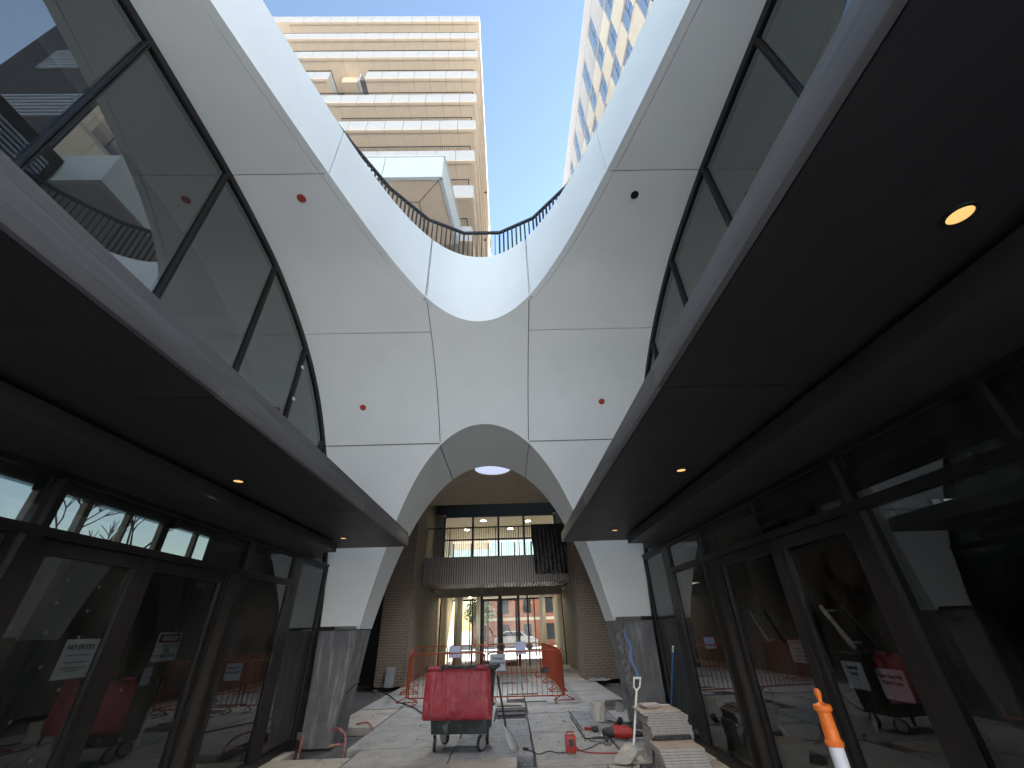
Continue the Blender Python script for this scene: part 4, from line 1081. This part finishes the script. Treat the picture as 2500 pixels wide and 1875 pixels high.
# lid hangs in front; built flat and then slanted
b = MB(); NXl, NZl = 21, 15; vs = []; fs = []
def lidp(u, v):
    # u across -1..1, v 0 top .. 1 bottom ; rounded rectangle with raised rim
    hw = .525+.025*v; x = u*hw; z = 1.045-.645*v; y = -.385-.03*math.sin(PI*v)-.02*v
    rim = max(abs(u), abs(2*v-1)); y += .05*max(0, (rim-.86)/.14)**1.5
    c = .90
    if abs(u) > c and abs(2*v-1) > c:
        du, dv = (abs(u)-c)/(1-c), (abs(2*v-1)-c)/(1-c); L = math.hypot(du, dv)
        if L > 1: x *= (c+(1-c)*du/L)/abs(u); z = 1.045-.645*(.5+(1 if v > .5 else -1)*(c+(1-c)*dv/L)/2)
    return (x, y, z)
us = [-1, -.975, -.95, -.92, -.9, -.86, -.7, -.5, -.3, -.1, 0, .1, .3, .5, .7, .86, .9, .92, .95, .975, 1]; vv = [0, .012, .03, .05, .07, .15, .3, .45, .6, .75, .86, .93, .95, .97, .988, 1]
for v in vv:
    for u in us: vs.append(lidp(u, v))
n1 = len(us)
for i in range(len(vv)-1):
    for k in range(n1-1): fs.append((i*n1+k, i*n1+k+1, (i+1)*n1+k+1, (i+1)*n1+k))
o0 = len(vs); vs += [(x, y+.018, z) for x, y, z in vs]
fs += [tuple(reversed([o0+i for i in f])) for f in fs[:]]
b.add(vs, fs); lid = b.build('lid', M['red'], bn, local=True, smooth=True)
b = MB()
def ridge(xa, za, zb_, wd=.034, d=.022):
    ya = lidp(xa/.54, (1.045-za)/.645)[1]; yb = lidp(xa/.54, (1.045-zb_)/.645)[1]
    bb = MB().prism([(xa-wd, zb_+.02), (xa-wd*.6, zb_), (xa+wd*.6, zb_), (xa+wd, zb_+.02), (xa+wd, za), (xa-wd, za)], 0, -1, 'Y')
    for i, (x, y, z) in enumerate(bb.v):
        t = (z-zb_)/(za-zb_); yy = yb+(ya-yb)*t; bb.v[i] = (x, yy+.004 if y == 0 else yy-d*1.5, z)
    bb.build('lid_ridge', M['red'], lid, local=True, bevel=.006)
for xa, zb_ in ((-.39, .72), (-.215, .74), (.235, .74), (.415, .72)): ridge(xa, 1.02, zb_)
for xa in (-.47, .47): ridge(xa, .64, .46, .04, .02)
ridge(0, .52, .415, .085, .018)
b = MB()
for xa in (-.39, .40):
    b.box(xa-.13, xa-.10, -.40, -.31, 1.03, 1.10); b.box(xa+.10, xa+.13, -.40, -.31, 1.03, 1.10)
b.build('hinge_lug', M['bin'], bn, local=True, bevel=.006)
b = MB()
for xa in (-.39, .40): b.tube([(xa-.10, -.36, 1.065), (xa+.10, -.36, 1.065)], .03, 10)
b.build('lid_hinge', M['red'], lid, local=True)
def caster(x, y, rot):
    c = empty('caster', (x, y, 0), None, None); c.parent = bn; c.rotation_euler = (0, 0, rot)
    b = MB(); b.lathe([(.078, -.022), (.097, -.020), (.103, 0), (.097, .020), (.078, .022)], (0, 0, .103), 22, 'X'); b.build('tyre', M['tyre'], c, local=True, smooth=True)
    b = MB(); b.lathe([(.02, -.03), (.03, -.024), (.077, -.025), (.077, .025), (.03, .028), (.02, .03)], (0, 0, .103), 18, 'X'); b.build('rim', M['steel'], c, local=True, smooth=True)
    b = MB()
    for s in (-.034, .034): b.prism([(-.03, .085), (.03, .085), (.055, .205), (-.02, .205)], s-.003, s+.003, 'X')
    b.box(-.05, .05, -.03, .07, .205, .214); b.build('fork', M['steel'], c, local=True)
caster(-.38, -.17, .35); caster(.36, -.18, -.5); caster(-.33, .27, .9); caster(.38, .27, .1)
# --- barriers
def barrier(x0, y0, x1, y1, label, grp='orange steel crowd barriers penning off the court'):
    L = math.hypot(x1-x0, y1-y0); t = empty('crowd_barrier', ((x0+x1)/2, (y0+y1)/2, 0), label, 'barrier', grp, rot=(0, 0, math.atan2(y1-y0, x1-x0)))
    h = 1.06; r = .10; hl = L/2-.02
    pts = [(-hl, 0, .12)]+[(-hl, 0, h-r)]+[(-hl+r-r*math.cos(a), 0, h-r+r*math.sin(a)) for a in (PI/6, PI/3, PI/2)]
    pts = pts+[(-x, y, z) for x, y, z in pts[::-1]]
    b = MB(); b.tube(pts, .017, 8); b.tube([(-hl, 0, .135), (hl, 0, .135)], .015, 8); b.build('frame', M['orange_steel'], t, local=True, smooth=True)
    nb = int(2*hl/.118); bar = None
    for k in range(1, nb):
        x = -hl+2*hl*k/nb; zt_ = h-.01 if abs(x) < hl-r else h-r+.05
        b = MB(); b.tube([(x, 0, .135), (x, 0, zt_)], .0075, 6); b.build('bar', M['orange_steel'], t, local=True)
    for s in (-1, 1):
        b = MB(); b.tube([(s*(hl-.18), -.26, .015), (s*(hl-.18), 0, .135), (s*(hl-.18), .26, .015)], .013, 6); b.tube([(s*(hl-.18), -.26, .012), (s*(hl-.18), .26, .012)], .010, 6); b.build('foot', M['orange_steel'], t, local=True)
    return t
barrier(-.60, 12.62, 1.30, 12.42, 'orange barrier in front with a white engineering notice on it')
barrier(-2.62, 12.85, -.64, 12.66, 'orange barrier standing right behind the red bin lid')
barrier(1.33, 12.50, 1.36, 14.48, 'end-on orange barrier nearest, with the small grey plate')
barrier(1.37, 14.54, 1.32, 16.5, 'end-on orange barrier in the middle of the right hand row')
barrier(1.32, 16.55, 1.22, 18.4, 'end-on orange barrier farthest in the right hand row')
barrier(-.87, 18.45, 1.15, 18.45, 'back orange barrier before the right door leaf, a blue-white paper on it')
barrier(-2.33, 18.5, -.92, 18.45, 'back orange barrier before the left sidelight, a blue-white paper on it')
barrier(-4.0, 18.42, -2.37, 18.5, 'back orange barrier half hidden by the left brick pier')
barrier(-2.68, 13.0, -3.02, 14.97, 'end-on orange barrier on the left side nearest the bin')
barrier(-3.05, 15.05, -3.38, 17.0, 'end-on orange barrier on the left side towards the pier')
def barrier_sign(name, label, x0, x1, y, z0, z1, m):
    t = empty(name, ((x0+x1)/2, y, z0), label, 'notice'); b = MB(); b.box(x0, x1, y-.004, y, z0, z1); b.build('sheet', M[m], t); return t
t = barrier_sign('engineering_notice', 'white Trimetal Engineering notice on the front orange barrier', -.52, -.12, 12.56, .66, 1.02, 'paper')
place_text('Trimetal', .085, (-.32, 12.553, .925), (1, 0, 0), (0, 0, 1), M['ink'], t); place_text('Engineering', .078, (-.32, 12.553, .83), (1, 0, 0), (0, 0, 1), M['ink'], t)
barrier_sign('paper_notice', 'blue-white paper on the back barrier before the left sidelight', -2.28, -1.88, 18.40, .68, 1.05, 'paper_blue'); barrier_sign('paper_notice', 'blue-white paper on the back barrier before the right door leaf', .22, .60, 18.40, .72, 1.12, 'paper_blue')
o = MB().box(.78, .98, 12.405, 12.415, .60, .71).build('name_plate', M['tool_dark']); tag(o, 'small dark grey plate low on the front orange barrier', 'plate')
# --- pavers
pv = MB(); pv.box(-.285, .285, -.24, .24, 0, .0245)
def paver_mesh():
    o = pv.build('stone_paver', [M['paver_edge'], M['paver_top']], bevel=.002)
    for p in o.data.polygons:
        if abs(p.normal.z) > .9: p.material_index = 1
    return o
p0 = paver_mesh(); used_p = [False]
def paver(x, y, z, rz, label, grp):
    o = p0 if not used_p[0] else clone(p0); used_p[0] = True
    o.location = (x, y, z); o.rotation_euler = (0, 0, rz); tag(o, label, 'paver', grp); return o
nt_ = 19
for k in range(nt_):
    dx = .10*max(0, (k-9)/10)**1.2*-1 if False else -.012*max(0, k-12)+random.uniform(-.012, .012)
    lab = 'pinkish grey stone paver inside the tall stack by the glass'
    g = 'pavers in the tall stack'
    if k == nt_-1: lab, g = 'topmost full paver of the tall stack, loose pieces lying on it', None
    paver(2.21+dx+(.035 if k == nt_-3 else 0)-(.03 if k == nt_-1 else 0), 7.47, .001+k*.0282, random.uniform(-.012, .012), lab, g)
for k in range(8):
    lab, g = 'pale stone paver inside the low stack in front', 'pavers in the low stack'
    if k == 7: lab, g = 'top paver of the low stack, bare pinkish face up', None
    paver(2.20-.006*k+random.uniform(-.008, .008), 6.97, .001+k*.0282, random.uniform(-.012, .012), lab, g)
zt_ = .001+nt_*.0282+.001
o = MB().box(-.10, .10, -.17, .17, 0, .025).build('paver_offcut', M['paver_top'], bevel=.002); o.location = (2.02, 7.56, zt_); o.rotation_euler = (0, 0, .3); tag(o, 'narrow paver offcut lying flat on the tall stack, left side', 'paver offcut')
o = MB().box(-.13, .13, -.08, .08, 0, .02).build('paver_offcut', M['paver_edge'], bevel=.002); o.location = (2.03, 7.50, zt_+.026); o.rotation_euler = (0, 0, .12); tag(o, 'pale paver offcut on top of another on the tall stack', 'paver offcut')
o = MB().box(-.09, .09, -.06, .06, 0, .018).build('paver_offcut', M['paver_edge'], bevel=.002); o.location = (2.26, 7.56, zt_); o.rotation_euler = (0, 0, -.3); tag(o, 'small paver offcut beside the others on the tall stack', 'paver offcut')
o = MB().box(-.25, .25, -.03, .03, 0, .045).build('rubber_strip', M['tool_dark'], bevel=.006); o.location = (2.20, 7.20, .001+8*.0282); tag(o, 'dark rubber strip lying between the two paver stacks', 'strip')
b = MB(); b.tube([(1.93, 7.2, .25), (1.90, 7.15, .15), (1.84, 7.05, .02)], .014, 7); tag(b.build('pry_bar', M['dark_handle'], smooth=True), 'dark bent bar leaning on the low paver stack', 'bar')
o = MB().box(-.09, .09, -.06, .06, 0, .05).build('rubber_block', M['tool_dark'], bevel=.008); o.location = (1.72, 6.88, .004); tag(o, 'black rubber block on the floor before the low paver stack', 'block')
# --- shovels and broom
sh = empty('square_shovel', (1.55, 7.25, 0), 'white handled square shovel leaning on the paver stacks, blade dusty', 'shovel')
top_ = Vector((2.00, 7.82, .86)); bot = Vector((1.70, 7.42, .13)); d = (top_-bot).normalized()
b = MB(); b.tube([bot, bot+(top_-bot)*.80], [.017, .016], 10); b.build('shaft', M['handle_white'], sh, smooth=True)
u = Vector((1, -.2, 0)).normalized(); fk = bot+(top_-bot)*.79
b = MB(); b.tube([fk, fk+d*.06+u*.045, top_+u*.05], [.015, .012, .012], 8); b.tube([fk, fk+d*.06-u*.045, top_-u*.05], [.015, .012, .012], 8); b.tube([top_-u*.06, top_+u*.06], .014, 8); b.build('grip', M['handle_white'], sh, smooth=True)
tip = Vector((1.46, 7.12, .012)); dv = (tip-bot); side = Vector((.78, -.5, .0)).normalized(); nrm = dv.cross(side).normalized()
if nrm.z < 0: nrm = -nrm
NB = 9; vs = []; fs = []
for i in range(8):
    t = i/7; c = bot+dv*t; wd = .03+(.125-.03)*min(1, t*3.2)**.7
    for k in range(NB):
        s = -1+2*k/(NB-1); vs.append(c+side*wd*s+nrm*(.035*s*s+(.018 if t < .2 else .0)))
for i in range(7):
    for k in range(NB-1): fs.append((i*NB+k, i*NB+k+1, (i+1)*NB+k+1, (i+1)*NB+k))
o0 = len(vs); vs += [v-nrm*.004 for v in vs]; f2 = [tuple(reversed([o0+i for i in f])) for f in fs]; b = MB(); b.add(vs, fs+f2); b.build('blade', M['blade'], sh, smooth=True)
sh2 = empty('long_shovel', (0.0, 8.1, 0), 'dark handled shovel leaning against the side of the bin', 'shovel')
b = MB(); b.tube([(-.215, 8.2, .93), (-.09, 8.17, .27)], .017, 8); b.build('shaft', M['dark_handle'], sh2, smooth=True)
vs = []; fs = []
A_, B_ = Vector((-.09, 8.17, .28)), Vector((.06, 8.03, .008)); dv = B_-A_; side = Vector((.9, -.3, 0)).normalized(); nrm = dv.cross(side).normalized()
for i in range(7):
    t = i/6; c = A_+dv*t; wd = (.022+.05*min(1, t*2.2))*(1 if t < .85 else .7)
    for k in range(7):
        s = -1+2*k/6; vs.append(c+side*wd*s+nrm*.02*s*s)
for i in range(6):
    for k in range(6): fs.append((i*7+k, i*7+k+1, (i+1)*7+k+1, (i+1)*7+k))
o0 = len(vs); vs += [v-nrm*.004 for v in vs]; fs += [tuple(reversed([o0+i for i in f])) for f in fs]
MB().add(vs, fs).build('blade', M['blade'], sh2, smooth=True)
br = empty('blue_broom', (2.74, 8.7, 0), 'blue handled broom standing against the glass behind the paver stack', 'broom')
b = MB(); b.tube([(2.72, 8.86, .12), (2.735, 8.10, 1.17)], .0135, 8); b.build('handle', M['blue_handle'], br, smooth=True)
b = MB(); b.tube([(2.735, 8.10, 1.17), (2.737, 8.04, 1.25)], .016, 8); b.build('end_grip', M['handle_white'], br, smooth=True)
b = MB(); b.box(2.55, 2.79, 8.80, 8.92, .06, .13); b.build('head', M['blue_handle'], br, bevel=.01)
b = MB()
for k in range(30): x = 2.56+.22*k/29; b.box(x, x+.005, 8.81, 8.91, 0.003, .06)
o = b.build('bristles', M['dark_handle'], br); o['kind'] = 'stuff'
# --- bucket
bk = empty('plaster_bucket', (1.71, 10.05, 0), 'white plaster bucket with brown drips behind the tools', 'bucket')
b = MB(); b.lathe([(.118, 0), (.126, .005), (.140, .285), (.148, .285), (.148, .305), (.132, .305), (.114, .012)], n=26); b.build('tub', M['pvc'], bk, local=True, smooth=True)
b = MB(); b.tube([(.148*math.cos(a), .148*math.sin(a)-.0, .285-.10*abs(math.sin(a))) for a in [PI+PI*k/14 for k in range(15)]], .003, 5); b.build('handle', M['steel'], bk, local=True)
b = MB(); b.lathe([(.12, .20), (.12, .22)], n=20); b.build('contents', M['concrete'], bk, local=True)
# --- tools
dm = empty('power_drill', (1.75, 8.50, 0), 'red and black power tool lying beside the paver stack', 'power tool')
b = MB(); b.tube([(1.60, 8.52, .10), (1.70, 8.52, .10), (1.86, 8.47, .095), (1.95, 8.44, .09)], [.06, .085, .085, .06], 12); b.build('motor_body', M['tool_red'], dm, smooth=True)
b = MB(); b.tube([(1.48, 8.55, .075), (1.52, 8.54, .09), (1.60, 8.52, .095), (1.66, 8.52, .10)], [.03, .065, .07, .075], 12); b.tube([(1.95, 8.44, .09), (2.02, 8.42, .08), (2.10, 8.40, .075)], [.05, .042, .03], 10); b.build('nose', M['tool_dark'], dm, smooth=True)
b = MB(); b.tube([(1.56, 8.53, .05), (1.52, 8.44, .04), (1.50, 8.36, .03)], [.03, .028, .024], 8); b.build('grip', M['tool_dark'], dm, smooth=True)
gr = empty('angle_grinder', (1.40, 9.2, 0), 'small red handled tool left of the bucket on the dusty floor', 'hand tool')
b = MB(); b.tube([(1.30, 9.28, .03), (1.42, 9.22, .035)], .022, 8); b.build('handle', M['tool_red'], gr, smooth=True)
b = MB(); b.box(1.42, 1.52, 9.13, 9.24, .004, .07); b.build('head', M['tool_dark'], gr, bevel=.012)
hm = empty('club_hammer', (1.85, 9.35, 0), 'black headed hammer with red grip behind the power tool', 'hammer')
b = MB(); b.tube([(1.72, 9.24, .02), (1.90, 9.38, .05)], .018, 8); b.build('grip', M['tool_red'], hm, smooth=True)
b = MB(); b.tube([(1.88, 9.44, .03), (1.95, 9.36, .08), (1.97, 9.33, .13)], [.035, .045, .05], 9); b.build('head', M['tool_dark'], hm, smooth=True)
pb = empty('power_box', (.87, 7.86, 0), 'red portable power outlet box standing on the boards', 'power box')
b = MB(); b.box(-.075, .075, -.06, .06, .004, .20); b.build('case', M['tool_red'], pb, local=True, bevel=.014)
b = MB(); b.box(-.035, .035, -.064, -.058, .08, .16); b.build('outlet', M['tool_dark'], pb, local=True)
b = MB(); b.tube([(-.05, 0, .20), (-.05, 0, .235), (.05, 0, .235), (.05, 0, .20)], .009, 6); b.build('handle', M['tool_red'], pb, local=True)
def cable(name, pts, r, m, label):
    P = [p+(r+.004,) if len(p) == 2 else p for p in pts]; C = catmull(P, 6); o = MB().tube([Vector(p) for p in C], r, 6).build(name, M[m], smooth=True); return tag(o, label, 'cable')
cable('power_cable', [(.21, 8.08), (.29, 7.98), (.39, 7.80), (.55, 7.94), (.67, 7.82), (.78, 7.84)], .007, 'cable', 'black cable from a plug to the red power box')
cable('power_cable', [(.93, 7.95, .08), (.99, 7.96), (1.08, 7.80), (1.3, 7.71), (1.6, 7.67), (1.75, 7.66)], .009, 'cable_red', 'red cable from the power box towards the paver stacks')
cable('power_cable', [(1.49, 8.37), (1.36, 8.38), (1.25, 8.5), (1.36, 8.7), (1.58, 8.66), (1.62, 8.55), (1.5, 8.15), (1.38, 8.3), (1.15, 8.0), (.96, 7.9)], .006, 'cable', 'thin black cable looping round the power tool')
cable('power_cable', [(-4.6, 16.9), (-4.01, 15.64), (-3.47, 14.56), (-3.01, 13.45), (-2.57, 12.74), (-2.31, 12.28), (-2.0, 11.55), (-1.6, 10.8), (-1.2, 9.9)], .012, 'cable', 'long black cable running from the left pier to the bin')
cable('power_cable', [(1.86, 10.0), (2.0, 9.75), (2.12, 9.66), (2.3, 9.70)], .008, 'cable', 'black cable beside the plaster bucket')
o = MB().tube([(.17, 8.10, .02), (.24, 8.05, .022)], .02, 8).build('cable_plug', M['tool_dark']); tag(o, 'grey plug at the end of the black cable near the dark shovel', 'plug')
# L-shaped dark bar on the floor
b = MB(); b.box(1.19, 1.21, 8.6, 10.5, .005, .02); b.box(1.21, 1.55, 8.6, 8.62, .005, .02); o = b.build('edge_trim', M['dark_handle']); tag(o, 'thin dark L shaped metal edge lying on the boards', 'metal edge')
o = MB().box(-.06, .06, -.02, .02, 0, .035).build('rubble_piece', M['tool_dark'], bevel=.006); o.location = (.22, 11.3, .003); tag(o, 'small black offcut on the floor behind the barrier bars', 'offcut')
o = MB().box(-.07, .07, -.05, .05, 0, .06).build('rubble_piece', M['slabdark'], bevel=.01); o.location = (-4.2, 15.6, .0); tag(o, 'small dark lump by the black gap at the left pier', 'offcut')
for i, (x, y, l) in enumerate(((-2.84, 7.95, 'tiny dark blue scrap on the tan floor board'), (.17, 7.27, 'crumpled white paper scrap at the bottom of the floor'), (2.5, 11.3, 'grey square tile propped by the broken stone leg'))):
    if i == 2: o = MB().box(-.09, .09, -.01, .01, 0, .16).build('loose_tile', M['paver_edge']); o.location = (2.30, 10.9, .0); o.rotation_euler = (-.3, .3, .1)
    else:
        b = MB()
        for k in range(5): b.add([(random.uniform(-.05, .05), random.uniform(-.04, .04), random.uniform(.002, .03)) for _ in range(3)], [(0, 1, 2)])
        o = b.build('paper_scrap', M['white'] if i == 1 else M['blue'], fix=False); o.location = (x, y, 0)
    tag(o, l, 'tile' if i == 2 else 'scrap')
# debris crumbs as one mass
b = MB()
for k in range(700):
    x = random.uniform(-3.3, 2.7); y = random.uniform(6.3, 13) if k % 3 else random.gauss(9.3, .9); s = random.uniform(.004, .016)
    if k % 3 == 0: x = random.gauss(1.6, .6)
    if x < -2.65 and 8.5 < y < 10.3: continue
    if x > 2.7: continue
    b.add([(x-s, y-s*.7, .002), (x+s, y-s, .002), (x, y+s, .002), (x+s*.2, y, .002+s*1.3)], [(0, 1, 3), (1, 2, 3), (2, 0, 3)])
o = b.build('rubble_crumbs', M['concrete'], fix=False); tag(o, 'scattered crumbs of rubble on the dusty boards', 'rubble', kind='stuff')
# rubble at the foot of the right pier
b = MB()
for k in range(10):
    x, y, s = random.uniform(2.55, 3.3), random.uniform(16.2, 16.8), random.uniform(.05, .14); z = random.uniform(0, .05)
    b.add([(x-s, y-s, z), (x+s, y-s*.8, z), (x+s*.8, y+s, z), (x-s, y+s, z), (x-s*.7, y-s*.6, z+s*.5), (x+s*.8, y-s*.4, z+s*.4), (x+s*.5, y+s*.7, z+s*.5), (x-s*.6, y+s*.6, z+s*.35)], [(3,2,1,0),(4,5,6,7),(0,1,5,4),(1,2,6,5),(2,3,7,6),(3,0,4,7)])
o = b.build('broken_stone', M['concrete']); tag(o, 'broken stone rubble at the foot of the right brick pier', 'rubble', kind='stuff')
# conduits in the pit at the left leg
def conduit(pts, label):
    o = MB().tube([Vector(p) for p in catmull(pts, 6)], .017, 9).build('conduit', M['conduit'], smooth=True); tag(o, label, 'conduit')
conduit([(-2.70, 8.60, -.1), (-2.70, 8.62, .02), (-2.76, 8.72, .16), (-2.92, 8.85, .22), (-3.08, 8.95, .2)], 'red arched conduit rising from the pit before the left stone leg')
conduit([(-3.42, 8.62, -.1), (-3.42, 8.62, .06), (-3.41, 8.62, .19)], 'short upright red conduit stub at the corner of the pit')
conduit([(-2.62, 9.95, -.05), (-2.68, 9.98, .06), (-2.80, 10.05, .11), (-3.0, 10.1, .08)], 'red conduit bend beside the left stone leg further back')
conduit([(-3.0, 8.72, .02), (-2.9, 8.75, .03), (-2.82, 8.78, .03)], 'red conduit end lying low in the pit')
# --- bollard
bo = empty('traffic_bollard', (1.91, 3.13, 0), 'orange topped bollard with white reflective sleeve by the right glass', 'bollard')
b = MB(); b.lathe([(.20, .004), (.20, .03), (.09, .07), (.052, .10), (.047, .14)], n=8); b.build('base', M['tyre'], bo, local=True)
b = MB(); b.lathe([(.0395, .10), (.0395, .955)], n=22); b.build('reflective_sleeve', M['reflect'], bo, local=True, smooth=True)
b = MB(); b.lathe([(.041, .945), (.047, .948), (.049, .965), (.043, .972), (.040, .98), (.037, 1.07), (.037, 1.105), (.048, 1.112), (.050, 1.128), (.046, 1.138), (.022, 1.145), (.012, 1.152), (.010, 1.163), (.014, 1.172), (.0185, 1.182), (.0185, 1.20), (.012, 1.215), (.003, 1.219)], n=22); b.build('orange_top', M['orange'], bo, local=True, smooth=True)
